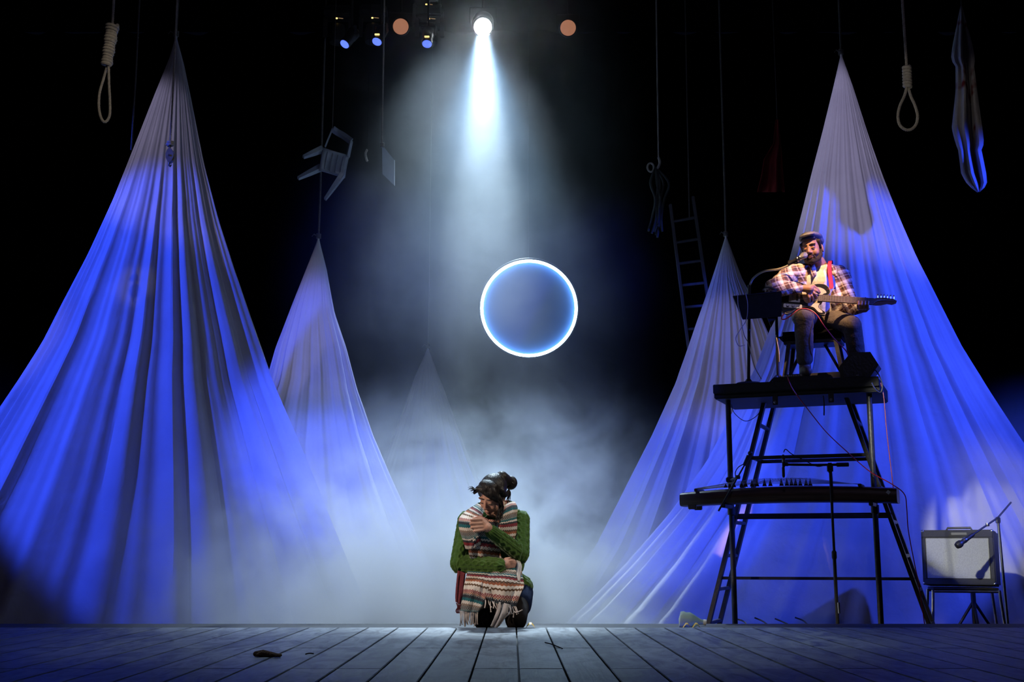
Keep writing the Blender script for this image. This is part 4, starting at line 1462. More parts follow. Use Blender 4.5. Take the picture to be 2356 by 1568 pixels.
MB().lathe([(0.018, 0.15), (0.019, 0.155), (0.019, 0.17), (0.004, 0.172)], bt + V((-0.01, 0, 0.06)), BQ, 14).obj('cap', pm('cap_white', (0.7, 0.72, 0.7), rough=0.5), bo)
for k in range(2):
    c = P(1580 + 22 * k, 1440, 7.8)
    c.z = STEP_Z
    o = MB().grid([[c + V((-0.03 + 0.012 * j, 0.02 * (i - 1), 0.004 + 0.045 * math.sin(math.pi * j / 5) * (1 - 0.2 * abs(i - 1)))) for j in range(6)] for i in range(3)]).obj('yellow_petal', bpy.data.materials['yellow_peel'])
    tag(o, ['yellow petal scrap lying against the plastic bottle', 'yellow petal scrap lying farther along by the platform ladder'][k], 'scrap', 'yellow scraps by the bottle')

# ================================================================ people
def skin_material(name, c1, c2):
    m = pm(name, c1, c2, 14, 0.5, spec=0.35, bump=0.05, bscale=180)
    b = m.node_tree.nodes['Principled BSDF']
    b.inputs['Subsurface Weight'].default_value = 0.0
    return m


M['skin'] = skin_material('skin', (0.50, 0.27, 0.19), (0.44, 0.225, 0.16))
M['skin_man'] = skin_material('skin_tan', (0.46, 0.24, 0.15), (0.38, 0.19, 0.115))
M['hair'] = pm('black_hair', (0.007, 0.006, 0.006), (0.020, 0.015, 0.014), 40, 0.45, spec=0.22, bump=0.25, bscale=120, stretch=(1, 1, 0.25))
M['lash'] = pm('dark_lash', (0.008, 0.006, 0.006), rough=0.6)
M['lip'] = pm('lip', (0.34, 0.12, 0.10), rough=0.45)


def head_frame(c, f, up, s=1.0):
    f = V(f).normalized()
    x = f.cross(V(up)).normalized()
    u = x.cross(f)
    Mh = Matrix((x, f, u)).transposed()
    c = V(c)
    return (lambda a, b, d: c + Mh @ V((a * s, b * s, d * s))), Mh


def add_head(mb, H, Mh, s=1.0):
    e = lambda p, r: mb.ell(H(*p), [q * s for q in r], Mh, 24, 14)
    e((0, -0.014, 0.036), (0.074, 0.094, 0.082))
    e((0, 0.034, -0.012), (0.062, 0.060, 0.088))
    e((0, 0.020, -0.058), (0.052, 0.058, 0.050))
    e((0, 0.060, -0.088), (0.028, 0.030, 0.026))
    for sx in (-1, 1):
        e((0.034 * sx, 0.056, -0.034), (0.028, 0.030, 0.032))
        e((0.030 * sx, 0.078, 0.002), (0.0165, 0.0135, 0.0125))
        e((0.029 * sx, 0.081, 0.024), (0.028, 0.013, 0.0085))
        e((0.076 * sx, -0.012, -0.006), (0.009, 0.019, 0.031))
        e((0.013 * sx, 0.098, -0.036), (0.0085, 0.011, 0.008))
    mb.capsule(H(0, 0.088, 0.014), H(0, 0.109, -0.030), 0.0085 * s, 0.0125 * s, 12)
    e((0, 0.0905, -0.0625), (0.022, 0.010, 0.0065))
    e((0, 0.0885, -0.0715), (0.018, 0.010, 0.0065))
    return mb


def ruffle(me, fn):
    nv_ = [(v.co.copy(), v.normal.copy()) for v in me.vertices]
    for v, (co, no) in zip(me.vertices, nv_):
        v.co = co + no * fn(co)


def hair_strand(mb, pts, r0, r1):
    c = smoothcurve(pts, 6)
    n = len(c)
    mb.tube(c, [r0 + (r1 - r0) * i / (n - 1) for i in range(n)], 6)


# ---------------------------------------------------------------- the kneeling actor
wo = thing('person', V((P(1140, 1440, 7.95).x, 7.95, STEP_Z)), 'person kneeling in a green cable-knit sweater and patterned scarf, fist at the chin', 'person')
fW = V((-0.46, -0.68, -0.57))
HC = P(1133, 1139, 7.82)
H, MH = head_frame(HC, fW, (0.05, -0.3, 1), 1.0)
KZ = STEP_Z
kneeL, kneeR = V((P(1114, 1420, 7.69).x, 7.69, KZ + 0.07)), V((P(1187, 1420, 7.69).x, 7.69, KZ + 0.07))
hipL, hipR = P(1112, 1362, 8.08), P(1190, 1362, 8.08)
ankL, ankR = V((kneeL.x + 0.02, 8.1, KZ + 0.045)), V((kneeR.x - 0.02, 8.1, KZ + 0.045))
toeL, toeR = V((ankL.x + 0.01, 8.26, KZ + 0.03)), V((ankR.x - 0.01, 8.26, KZ + 0.03))
pel = P(1150, 1350, 8.08)
wst = P(1146, 1300, 8.05)
chs = P(1140, 1232, 8.0)
nck = P(1139, 1184, 7.95)
shL, shR = P(1077, 1198, 7.97), P(1195, 1196, 7.98)
elL, wrL = P(1058, 1296, 7.86), P(1148, 1301, 7.70)
elR, wrR = P(1196, 1274, 7.85), P(1130, 1222, 7.68)

body = MB()
add_head(body, H, MH)
body.limb([H(0, -0.03, -0.06), nck, nck + V((0.01, 0.03, -0.05))], [0.054, 0.052, 0.055], 16)
body.limb([nck + V((0, 0.02, -0.04)), chs], [0.055, 0.10], 16)
body.ell(chs, (0.145, 0.09, 0.13))
body.limb([chs, wst, pel], [0.10, 0.105, 0.115], 18)
body.ell(pel, (0.155, 0.115, 0.10))
body.limb([shL, elL, wrL], [0.046, 0.038, 0.026])
body.limb([shR, elR, wrR], [0.046, 0.038, 0.026])
body.limb([nck + V((0, 0.02, -0.05)), shL], [0.05, 0.046])
body.limb([nck + V((0, 0.02, -0.05)), shR], [0.05, 0.046])
for h, k, a, t in ((hipL, kneeL, ankL, toeL), (hipR, kneeR, ankR, toeR)):
    body.limb([h, k], [0.085, 0.062])
    body.limb([k, a], [0.055, 0.036])
    body.limb([a, t], [0.036, 0.024])
# fist at the chin: palm, four curled fingers, thumb
kn_ = [(1107, 1194), (1107.5, 1202.5), (1108, 1211), (1109, 1218.5)]
body.limb([wrR, P(1121, 1212, 7.655)], [0.027, 0.031], 14)
for (u, v) in kn_:
    body.capsule(P(1121, 1211, 7.655), P(u, v, 7.634), 0.024, 0.0115, 10)
for i, (u, v) in enumerate(kn_):
    L = (22.5, 24.5, 23, 18)[i]
    r = (0.0098, 0.0102, 0.0098, 0.0088)[i]
    pip = P(u - L, v + 1.2 + i * 0.6, 7.602)
    dip = P(u - L + 2, v + 3.0, 7.637)
    tip = P(u - L + 13, v + 3.2, 7.645)
    body.limb([P(u, v, 7.63), pip, dip, tip], [r * 1.04, r, r * 0.93, r * 0.85], 10)
body.limb([P(1121, 1205, 7.66), P(1110, 1194, 7.668), P(1097, 1190, 7.66), P(1089, 1192, 7.652)], [0.016, 0.0135, 0.0115, 0.0095], 10)
# the other hand tucked under the arm
hb = P(1163, 1297, 7.70)
body.limb([wrL, hb], [0.026, 0.027], 12)
for i in range(4):
    a = hb + V((0.012, 0.004 * i, 0.018 - 0.013 * i))
    body.limb([a, a + V((0.032 - 0.003 * abs(i - 1), 0.008, 0.004)), a + V((0.05 - 0.004 * abs(i - 1), 0.03, 0.0))], [0.0105, 0.0098, 0.0085], 10)
body.limb([hb, hb + V((0.0, 0.015, 0.03)), hb + V((0.025, 0.03, 0.036))], [0.014, 0.012, 0.0095], 10)
mesh_obj('body', fuse(body, 0.0042, 2, 0.5), M['skin'], wo)
# face details
for sx in (-1, 1):
    MB().tube([H(sx * (0.030 + 0.0155 * q), 0.0915 - 0.0035 * q * q, -0.0045 - 0.0035 * (1 - q * q)) for q in [-1 + 0.25 * k for k in range(9)]], 0.0021, 6).obj('eyelashes', M['lash'], wo)
    MB().tube([H(sx * (0.030 + 0.021 * q), 0.094 - 0.006 * (q + 0.2) ** 2, 0.026 + 0.004 * (1 - q * q)) for q in [-1 + 0.25 * k for k in range(9)]], [0.0022, 0.003, 0.0034, 0.0036, 0.0035, 0.0032, 0.0028, 0.0024, 0.0016], 6).obj('eyebrow', M['lash'], wo)
MB().ell(H(0, 0.0975, -0.0635), (0.018, 0.0055, 0.0038), MH).ell(H(0, 0.0958, -0.0705), (0.015, 0.0055, 0.0042), MH).obj('lips', M['lip'], wo)

# hair: cap, swept fringe, side locks, curly bun
hm = MB()
ex = lambda p, r: hm.ell(H(*p), r, MH, 24, 14)
ex((0, -0.026, 0.046), (0.088, 0.100, 0.090))
ex((0, 0.03, 0.098), (0.066, 0.05, 0.032))
ex((0.022, 0.070, 0.090), (0.05, 0.028, 0.024))
ex((-0.038, 0.060, 0.072), (0.036, 0.026, 0.036))
hm.limb([H(-0.05, 0.072, 0.07), H(-0.066, 0.055, 0.03), H(-0.076, 0.03, -0.012)], [0.02, 0.018, 0.014])
hm.limb([H(0.02, 0.086, 0.088), H(-0.022, 0.088, 0.066), H(-0.052, 0.074, 0.036), H(-0.068, 0.05, 0.0)], [0.016, 0.017, 0.017, 0.013])
hm.limb([H(0.05, 0.075, 0.085), H(0.066, 0.085, 0.078), H(0.075, 0.09, 0.062)], [0.02, 0.016, 0.010])
hm.limb([H(0.07, 0.03, 0.06), H(0.08, 0.01, 0.0), H(0.074, -0.01, -0.05)], [0.02, 0.018, 0.012])
hm.limb([H(-0.074, 0.0, 0.05), H(-0.086, -0.012, 0.012)], [0.026, 0.02])
hm.limb([H(0, -0.09, 0.0), H(0, -0.07, -0.05)], [0.05, 0.03])
BUN = P(1175, 1110, 7.90)
hm.limb([H(-0.03, -0.10, 0.085), BUN], [0.04, 0.032])
hair = mesh_obj('hair', fuse(hm, 0.006, 3), M['hair'], wo)
bu_ = MB()
bu_.ell(BUN, (0.044, 0.042, 0.046))
jr = random.Random(21)
for k in range(46):
    d = V((jr.gauss(0, 1), jr.gauss(0, 1), jr.gauss(0, 1))).normalized()
    c = BUN + d * 0.037
    t1 = d.cross(V((jr.random(), jr.random(), 1))).normalized()
    t2 = d.cross(t1)
    rr_ = jr.uniform(0.008, 0.014)
    bu_.tube([c + (t1 * math.cos(a) + t2 * math.sin(a)) * rr_ + d * (0.004 * math.sin(a)) for a in [2 * math.pi * i / 10 for i in range(10)]], 0.003, 5, closed=True)
bu_.obj('bun', M['hair'], hair)
ls = MB()
for k in range(20):
    a = H(-0.066 + jr.uniform(-.012, .012), 0.045 + jr.uniform(-.02, .02), 0.04)
    b = P(1153 + jr.uniform(-6, 6), 1168 + jr.uniform(-6, 6), 7.755)
    c = P(1150 + jr.uniform(-7, 8), 1182 + jr.uniform(-4, 8), 7.745)
    d = P(1147 + jr.uniform(-8, 10), 1198 + jr.uniform(-10, 6), 7.74)
    hair_strand(ls, [a, a.lerp(b, 0.5) + V((0.006, -0.008, 0)), b, c, d], 0.0036, 0.001)
for k in range(14):
    a = H(0.06 + jr.uniform(-.02, .02), 0.082, 0.085 + jr.uniform(-.01, .01))
    hair_strand(ls, [a, a + V((-0.018, -0.012, 0.002 * k - 0.012)), a + V((-0.03 - 0.001 * k, -0.006, -0.02 + 0.002 * k))], 0.003, 0.0007)
for k in range(12):
    a = H(-0.085, -0.03 - 0.004 * k, 0.02)
    hair_strand(ls, [a, a + V((0.012, 0, -0.025)), a + V((0.006 + 0.002 * (k % 4), 0.004, -0.05)), a + V((0.014 - 0.002 * (k % 5), 0, -0.075))], 0.0026, 0.0008)
tag(ls.obj('loose_strands', M['hair'], hair), kind='stuff')

# leggings, shorts
lg = MB()
for h, k, a, t in ((hipL, kneeL, ankL, toeL), (hipR, kneeR, ankR, toeR)):
    lg.limb([h, k], [0.097, 0.069], 18)
    lg.limb([k, a], [0.062, 0.044], 16)
    lg.limb([a, t], [0.043, 0.03], 14)
M['leggings'] = pm('black_leggings', (0.008, 0.007, 0.007), (0.013, 0.011, 0.011), 20, 0.9, spec=0.08, bump=0.15, bscale=300)
mesh_obj('leggings', fuse(lg, 0.009, 3), M['leggings'], wo)
sh = MB()
sh.ell(pel + V((0, 0.01, -0.02)), (0.168, 0.13, 0.11))
for h, k in ((hipL, kneeL), (hipR, kneeR)):
    sh.limb([h, h.lerp(k, 0.42)], [0.108, 0.1], 16)
mesh_obj('shorts', fuse(sh, 0.009, 3), pm('navy_denim', (0.006, 0.011, 0.034), (0.010, 0.017, 0.045), 60, 0.9, spec=0.05, bump=0.2, bscale=300), wo)

# cable-knit sweater with real cables
sw = MB()
sw.limb([nck + V((0.0, 0.02, -0.035)), chs], [0.075, 0.13], 20)
sw.ell(chs + V((0, 0.01, 0)), (0.168, 0.125, 0.15))
sw.limb([chs, wst], [0.135, 0.135], 20)
sw.ell(wst + V((0.005, 0.01, 0)), (0.165, 0.128, 0.10))
sw.ell(pel + V((0.014, 0.006, 0.0)), (0.205, 0.175, 0.112))
sw.limb([nck + V((0, 0.025, -0.05)), shL], [0.07, 0.066])
sw.limb([nck + V((0, 0.025, -0.05)), shR], [0.07, 0.066])
sw.limb([shL, elL], [0.066, 0.060], 18)
sw.limb([elL, wrL], [0.060, 0.046], 18)
sw.limb([shR, elR], [0.066, 0.060], 18)
sw.limb([elR, wrR], [0.058, 0.041], 18)
swm = fuse(sw, 0.0046, 5)
axes = [(shL, elL, 0.064, 0), (elL, wrL, 0.053, 0.12), (shR, elR, 0.064, 0), (elR, wrR, 0.05, 0.09), (nck, pel, 0.16, 0)]


def knit(co, no):
    best = None
    for (a, b, r, off) in axes:
        d = b - a
        L = d.length
        t = d / L
        s = (co - a).dot(t)
        sc = min(max(s, 0), L)
        rad = co - (a + t * sc)
        q = rad.length / r
        if best is None or q < best[0]:
            best = (q, t, s, rad, r, off)
    q, t, s, rad, r, off = best
    x = t.cross(V((0.3, 0.9, 0.1))).normalized()
    y = t.cross(x)
    ang = math.atan2(rad.dot(y), rad.dot(x))
    arc = ang * r
    s += off
    pitch = 2 * math.pi * r / max(3, round(2 * math.pi * r / 0.074))
    w = (arc + pitch / 2) % pitch - pitch / 2
    o = 0.0135 * math.sin(2 * math.pi * s / 0.10)
    h = math.exp(-((w - o) / 0.0078) ** 2) + math.exp(-((w + o) / 0.0078) ** 2)
    h = min(h, 1.25)
    edge = abs(w) / pitch * 2
    rib = math.exp(-((edge - 0.86) / 0.1) ** 2) * 0.55
    purl = 0.06 * math.sin(2 * math.pi * s / 0.018)
    return 0.0088 * (h + rib + purl) - 0.003


nv = [(v.co.copy(), v.normal.copy()) for v in swm.vertices]
for v, (co, no) in zip(swm.vertices, nv):
    f = knit(co, no)
    if (co - wrR).length < 0.075 and (co - elR).length > 0.12:
        t = (wrR - elR).normalized()
        rad = (co - elR) - t * (co - elR).dot(t)
        ang = math.atan2(rad.dot(V((0, 0, 1)).cross(t).normalized()), rad.dot(t.cross(V((0, 0, 1)).cross(t)).normalized()))
        f = 0.003 * math.sin(ang * 18)
    v.co = co + no * f
swo = mesh_obj('sweater', swm, pm('green_wool', (0.055, 0.115, 0.016), (0.034, 0.075, 0.011), 45, 0.9, spec=0.15, bump=0.2, bscale=260, sheen=0.2), wo)
swm.polygons.foreach_set('use_smooth', [True] * len(swm.polygons))


# scarf
def scarf_material():
    m = bpy.data.materials.new('patterned_scarf')
    N, L = nodes_of(m)
    b = N['Principled BSDF']
    b.inputs['Roughness'].default_value = 0.9
    b.inputs['Specular IOR Level'].default_value = 0.1
    uv = N.new('ShaderNodeUVMap')
    sp = N.new('ShaderNodeSeparateXYZ')
    L.new(uv.outputs[0], sp.inputs[0])

    def mth(op, a, c=None, d=None):
        n = N.new('ShaderNodeMath')
        n.operation = op
        for i, q in enumerate((a, c, d)):
            if q is None:
                continue
            if isinstance(q, (int, float)):
                n.inputs[i].default_value = q
            else:
                L.new(q, n.inputs[i])
        return n.outputs[0]
    # zigzag edges and small woven motifs across the bands
    zig = mth('PINGPONG', mth('MULTIPLY', sp.outputs[0], 11.0), 0.5)
    vv = mth('ADD', sp.outputs[1], mth('MULTIPLY', zig, 0.045))
    fr = mth('FRACT', vv)
    rp = N.new('ShaderNodeValToRGB')
    rp.color_ramp.interpolation = 'CONSTANT'
    cream, maroon, teal, char, brown, rust = (0.60, 0.52, 0.45, 1), (0.22, 0.03, 0.035, 1), (0.025, 0.11, 0.125, 1), (0.035, 0.038, 0.045, 1), (0.11, 0.06, 0.035, 1), (0.30, 0.10, 0.05, 1)
    stops = [(0.0, cream), (0.06, brown), (0.10, cream), (0.19, maroon), (0.25, rust), (0.28, char), (0.37, teal), (0.43, cream), (0.49, brown), (0.53, char), (0.60, teal), (0.67, cream), (0.71, char), (0.76, maroon), (0.83, cream), (0.90, brown), (0.94, rust)]
    el = rp.color_ramp.elements
    el[0].position, el[0].color = stops[0]
    el[1].position, el[1].color = stops[1]
    for p, c in stops[2:]:
        e = el.new(p)
        e.color = c
    L.new(fr, rp.inputs[0])
    # diamond motif overlay
    dx = mth('PINGPONG', mth('MULTIPLY', sp.outputs[0], 15.0), 0.5)
    dy = mth('PINGPONG', mth('MULTIPLY', sp.outputs[1], 17.0), 0.5)
    dia = mth('COMPARE', mth('ADD', dx, dy), 0.5, 0.10)
    gate = mth('GREATER_THAN', mth('PINGPONG', mth('MULTIPLY', sp.outputs[1], 2.9), 0.5), 0.22)
    dia = mth('MULTIPLY', mth('MULTIPLY', dia, gate), 0.75)
    rp2 = N.new('ShaderNodeValToRGB')
    rp2.color_ramp.interpolation = 'CONSTANT'
    rp2.color_ramp.elements[0].color = char
    rp2.color_ramp.elements[1].position = 0.45
    rp2.color_ramp.elements[1].color = cream
    L.new(mth('FRACT', mth('ADD', vv, 0.33)), rp2.inputs[0])
    mx = N.new('ShaderNodeMix')
    mx.data_type = 'RGBA'
    L.new(dia, mx.inputs[0])
    L.new(rp.outputs[0], mx.inputs[6])
    L.new(rp2.outputs[0], mx.inputs[7])
    L.new(mx.outputs[2], b.inputs['Base Color'])
    nz = N.new('ShaderNodeTexNoise')
    nz.inputs['Scale'].default_value = 300
    bp = N.new('ShaderNodeBump')
    bp.inputs['Strength'].default_value = 0.3
    bp.inputs['Distance'].default_value = 0.004
    L.new(nz.outputs['Fac'], bp.inputs['Height'])
    L.new(bp.outputs[0], b.inputs['Normal'])
    return m


M['scarf'] = scarf_material()


def ribbon(name, rows, mat, parent, v0=0.0, vlen=None, n_across=26, ripple=0.006, waves=3.0, seed=0, thick=0.004):
    """cloth band through cross-lines; every cross-line is a list of (u, v, D) pixels-with-depth"""
    cols = []
    m = len(rows[0])
    for k in range(m):
        cols.append(smoothcurve([P(*r_[k]) for r_ in rows], 8))
    n = len(cols[0])
    rr = random.Random(seed)
    p1, p2_ = rr.uniform(0, 6.3), rr.uniform(0, 6.3)
    grid, uvs = [], []
    acc = v0
    for i in range(n):
        line = smoothcurve([c[i] for c in cols], max(2, n_across // (m - 1)))
        if i:
            acc += (line[len(line) // 2] - prev_mid).length / 0.30
        prev_mid = line[len(line) // 2]
        q = len(line)
        row, uvr = [], []
        for k, p in enumerate(line):
            a = k / (q - 1)
            d = ripple * (math.sin(waves * 2 * math.pi * a + p1 + i * 0.09) + 0.5 * math.sin(waves * 3.7 * math.pi * a + p2_ - i * 0.13))
            row.append(p + V((0, d, 0)))
            uvr.append((a, acc))
        grid.append(row)
        uvs.append(uvr)
    o = MB().grid(grid, uvs=uvs).obj(name, mat, parent)
    s = o.modifiers.new('t', 'SOLIDIFY')
    s.thickness = thick
    return o


sc1 = ribbon('scarf', [
    [(1184, 1154, 8.03), (1172, 1156, 7.93), (1160, 1162, 7.85)],
    [(1190, 1168, 7.96), (1176, 1170, 7.86), (1156, 1180, 7.80)],
    [(1188, 1190, 7.91), (1174, 1194, 7.83), (1150, 1200, 7.775)],
    [(1190, 1214, 7.88), (1168, 1216, 7.80), (1143, 1216, 7.76)],
    [(1184, 1236, 7.85), (1162, 1240, 7.79), (1140, 1238, 7.76)],
    [(1176, 1262, 7.86), (1158, 1266, 7.81), (1138, 1262, 7.79)]], M['scarf'], wo, 0.10, ripple=0.007, waves=1.6, seed=1)
sc1['label'] = 'patterned woven scarf with zigzag bands and fringe'
ribbon('scarf_wrap', [
    [(1098, 1158, 7.99), (1106, 1163, 7.91), (1113, 1174, 7.86)],
    [(1076, 1172, 7.87), (1092, 1180, 7.79), (1110, 1190, 7.765)],
    [(1058, 1190, 7.80), (1078, 1194, 7.73), (1102, 1200, 7.70)],
    [(1056, 1204, 7.76), (1076, 1206, 7.69), (1098, 1208, 7.672)],
    [(1059, 1222, 7.75), (1076, 1224, 7.69), (1100, 1220, 7.675)],
    [(1066, 1242, 7.76), (1082, 1244, 7.71), (1104, 1234, 7.69)],
    [(1072, 1262, 7.78), (1086, 1262, 7.73), (1106, 1252, 7.72)]], M['scarf'], sc1, 0.45, ripple=0.007, waves=1.5, seed=2)
ribbon('scarf_front', [
    [(1104, 1184, 7.78), (1124, 1194, 7.745), (1150, 1196, 7.78)],
    [(1094, 1212, 7.70), (1118, 1220, 7.72), (1148, 1222, 7.77)],
    [(1088, 1240, 7.70), (1114, 1240, 7.715), (1150, 1246, 7.78)],
    [(1078, 1264, 7.735), (1108, 1266, 7.74), (1152, 1272, 7.79)],
    [(1082, 1284, 7.76), (1112, 1288, 7.77), (1158, 1292, 7.80)]], M['scarf'], sc1, 0.22, ripple=0.008, waves=2.0, seed=3)
ribbon('scarf_collar', [
    [(1098, 1158, 7.99), (1098, 1168, 7.97), (1098, 1180, 7.96)],
    [(1112, 1152, 8.06), (1110, 1166, 8.06), (1110, 1182, 8.03)],
    [(1142, 1150, 8.09), (1142, 1164, 8.10), (1142, 1180, 8.08)],
    [(1170, 1150, 8.08), (1174, 1164, 8.09), (1174, 1178, 8.06)],
    [(1184, 1154, 8.03), (1190, 1164, 8.02), (1190, 1176, 8.0)]], M['scarf'], sc1, 0.3, ripple=0.005, seed=12)
e1 = ribbon('scarf_end', [
    [(1150, 1284, 7.78), (1174, 1284, 7.79), (1196, 1284, 7.85)],
    [(1136, 1312, 7.69), (1170, 1312, 7.70), (1200, 1314, 7.77)],
    [(1116, 1330, 7.615), (1160, 1332, 7.60), (1205, 1340, 7.66)],
    [(1112, 1344, 7.585), (1160, 1350, 7.575), (1205, 1350, 7.62)],
    [(1114, 1362, 7.575), (1158, 1368, 7.57), (1196, 1370, 7.595)],
    [(1124, 1380, 7.57), (1156, 1390, 7.567), (1186, 1394, 7.585)]], M['scarf'], sc1, 0.05, n_across=32, ripple=0.008, waves=2.2, seed=4)
e2 = ribbon('scarf_end', [
    [(1076, 1314, 7.74), (1106, 1316, 7.70), (1142, 1318, 7.68)],
    [(1072, 1330, 7.66), (1104, 1332, 7.62), (1140, 1338, 7.605)],
    [(1068, 1348, 7.62), (1096, 1350, 7.585), (1126, 1362, 7.58)],
    [(1063, 1376, 7.605), (1086, 1380, 7.58), (1112, 1388, 7.575)],
    [(1058, 1404, 7.60), (1079, 1406, 7.58), (1100, 1407, 7.575)]], M['scarf'], sc1, 0.60, n_across=30, ripple=0.006, waves=2.0, seed=5)
M['fringe'] = pm('cream_fringe', (0.62, 0.53, 0.47), (0.5, 0.42, 0.37), 50, 0.9)
fr1 = MB()
for k in range(17):
    a = P(1059 + 40 * k / 16, 1405, 7.588)
    b = P(1059 + 38 * k / 16 + jr.uniform(-3, 3), 1426 + jr.uniform(-3, 3), 7.58 + jr.uniform(-.01, .01))
    c = P(1060 + 37 * k / 16 + jr.uniform(-3, 3), 1439 + jr.uniform(-4, 2), 7.585 + jr.uniform(-.01, .01))
    fr1.tube(smoothcurve([a, b, c], 4), [0.0034] * 5 + [0.0028] * 3 + [0.0045], 5)
fr1.obj('fringe', M['fringe'], e2)
fr2 = MB()
for k in range(16):
    s = k / 15
    a = P(1124 + 62 * s, 1380 + 14 * s, 7.572)
    ln = 20 + jr.uniform(-5, 10)
    b = P(1124 + 62 * s + jr.uniform(-1, 6), 1380 + 14 * s + ln * 0.5, 7.562)
    c = P(1124 + 62 * s + jr.uniform(-2, 9), 1380 + 14 * s + ln, 7.562)
    fr2.tube(smoothcurve([a, b, c], 4), [0.0032] * 8 + [0.005], 5)
fr2.tube(smoothcurve([P(1180, 1402, 7.57), P(1186, 1408, 7.56), P(1194, 1406, 7.555), P(1202, 1402, 7.55)], 5), 0.0035, 5)
fr2.tube(smoothcurve([P(1117, 1378, 7.57), P(1117, 1388, 7.555), P(1115, 1398, 7.552)], 5), 0.0035, 5)
fr2.obj('fringe', M['fringe'], e1)
gz = pm('white_gauze', (0.68, 0.62, 0.58), (0.55, 0.50, 0.48), 18, 0.9, trans=0.3)
ribbon('gauze_tail', [
    [(1146, 1384, 7.575), (1160, 1386, 7.56), (1178, 1392, 7.575)],
    [(1144, 1402, 7.57), (1158, 1404, 7.55), (1174, 1408, 7.57)],
    [(1136, 1424, 7.565), (1150, 1424, 7.55), (1160, 1422, 7.565)],
    [(1129, 1440, 7.56), (1140, 1444, 7.55), (1148, 1440, 7.56)]], gz, sc1, ripple=0.012, waves=2.2, seed=7)
ribbon('gauze_edge', [
    [(1188, 1288, 7.80), (1192, 1290, 7.79), (1198, 1292, 7.81)],
    [(1190, 1302, 7.755), (1195, 1303, 7.745), (1201, 1304, 7.76)],
    [(1189, 1318, 7.71), (1193, 1320, 7.70), (1197, 1318, 7.72)],
    [(1192, 1336, 7.65), (1194, 1337, 7.64), (1196, 1336, 7.66)]], gz, sc1, n_across=10, ripple=0.007, waves=1.5, seed=8)
mr_ = ribbon('maroon_cloth', [
    [(1054, 1312, 7.80), (1062, 1314, 7.77), (1070, 1318, 7.75)],
    [(1050, 1350, 7.76), (1058, 1352, 7.73), (1066, 1354, 7.73)],
    [(1048, 1382, 7.75), (1055, 1388, 7.72), (1062, 1388, 7.72)]], pm('maroon_wool', (0.17, 0.02, 0.028), (0.10, 0.012, 0.018), 60, 0.9, bump=0.4, bscale=200), wo, ripple=0.009, waves=1.5, seed=9)
mf = MB()
for k in range(4):
    a = P(1050 + 3.4 * k, 1386, 7.735)
    mf.tube(smoothcurve([a, P(1053 + 2 * k, 1396, 7.73), P(1049 + 3 * k, 1404, 7.73), P(1052 + 2.5 * k, 1410, 7.73)], 4), 0.0035, 5)
mf.obj('fringe', bpy.data.materials['maroon_wool'], mr_)


# ---------------------------------------------------------------- the musician
mn = thing('person', V((P(1880, 760, 9.3).x, 9.3, DZ)), 'person in a flat cap and plaid shirt sitting on a stool, playing guitar and singing', 'person')
HC2 = P(1869, 574, 9.2)
H2, MH2 = head_frame(HC2, (-0.50, -0.84, -0.10), (-0.10, 0.05, 1), 1.02)
pel2 = V((P(1882, 742, 9.36).x, 9.36, SEAT + 0.10))
chs2, nck2 = P(1880, 655, 9.28), P(1887, 614, 9.27)
s2L, s2R = P(1822, 630, 9.215), P(1934, 633, 9.30)
e2L, w2L = P(1779, 663, 8.99), P(1846, 663, 8.995)
e2R, w2R = P(1953, 702, 9.24), P(1981, 711, 9.075)
h2L, h2R = pel2 + V((-0.105, -0.02, 0.0)), pel2 + V((0.09, -0.02, 0.0))
k2L, k2R = P(1849, 731, 8.93), P(1960, 747, 9.06)
a2L, a2R = P(1852, 838, 9.03), P(1976, 852, 9.22)
a2R.z = max(a2R.z, DZ + 0.11)
PEDZ = DZ + 0.05
f2L = [V((a2L.x, 9.03, PEDZ + 0.044)), V((a2L.x - 0.015, 8.935, PEDZ + 0.038))]
f2R = [V((a2R.x, 9.22, DZ + 0.06)), V((a2R.x + 0.03, 9.16, DZ + 0.04))]
body = MB()
add_head(body, H2, MH2, 1.02)
body.limb([H2(0, -0.025, -0.06), nck2, nck2 + V((0, 0.02, -0.05))], [0.058, 0.06, 0.065], 16)
body.limb([nck2 + V((0, 0.01, -0.03)), chs2], [0.06, 0.11], 16)
body.ell(chs2, (0.16, 0.10, 0.13))
body.limb([chs2, pel2 + V((0, 0, 0.02))], [0.115, 0.11], 18)
body.limb([nck2 + V((0, 0.01, -0.04)), s2L, e2L, w2L], [0.055, 0.055, 0.042, 0.028])
body.limb([nck2 + V((0, 0.01, -0.04)), s2R, e2R, w2R], [0.055, 0.055, 0.042, 0.028])
body.limb([h2L, k2L, a2L], [0.078, 0.056, 0.040])
body.limb([h2R, k2R, a2R], [0.078, 0.056, 0.040])
body.limb([a2L, f2L[0], f2L[1]], [0.036, 0.034, 0.026])
body.limb([a2R, f2R[0], f2R[1]], [0.036, 0.034, 0.026])
# picking hand: palm over the strings, fingers pointing down
pm2 = P(1862, 664, 8.985)
body.limb([w2L, pm2], [0.027, 0.033], 12)
for i, (du, dv) in enumerate(((16, 10), (14, 15), (9, 19), (4, 19))):
    a = P(1868 - 3 * i, 664 + 3.4 * i, 8.99)
    b = P(1868 - 3 * i + du * 0.62, 664 + 3.4 * i + dv * 0.5, 8.99)
    c = P(1868 - 3 * i + du, 664 + 3.4 * i + dv, 9.02)
    body.limb([pm2, a, b, c], [0.026, 0.0125, 0.0108, 0.009], 10)
body.limb([pm2, P(1872, 658, 8.995), P(1882, 666, 9.005), P(1886, 672, 9.015)], [0.022, 0.013, 0.0108, 0.009], 10)
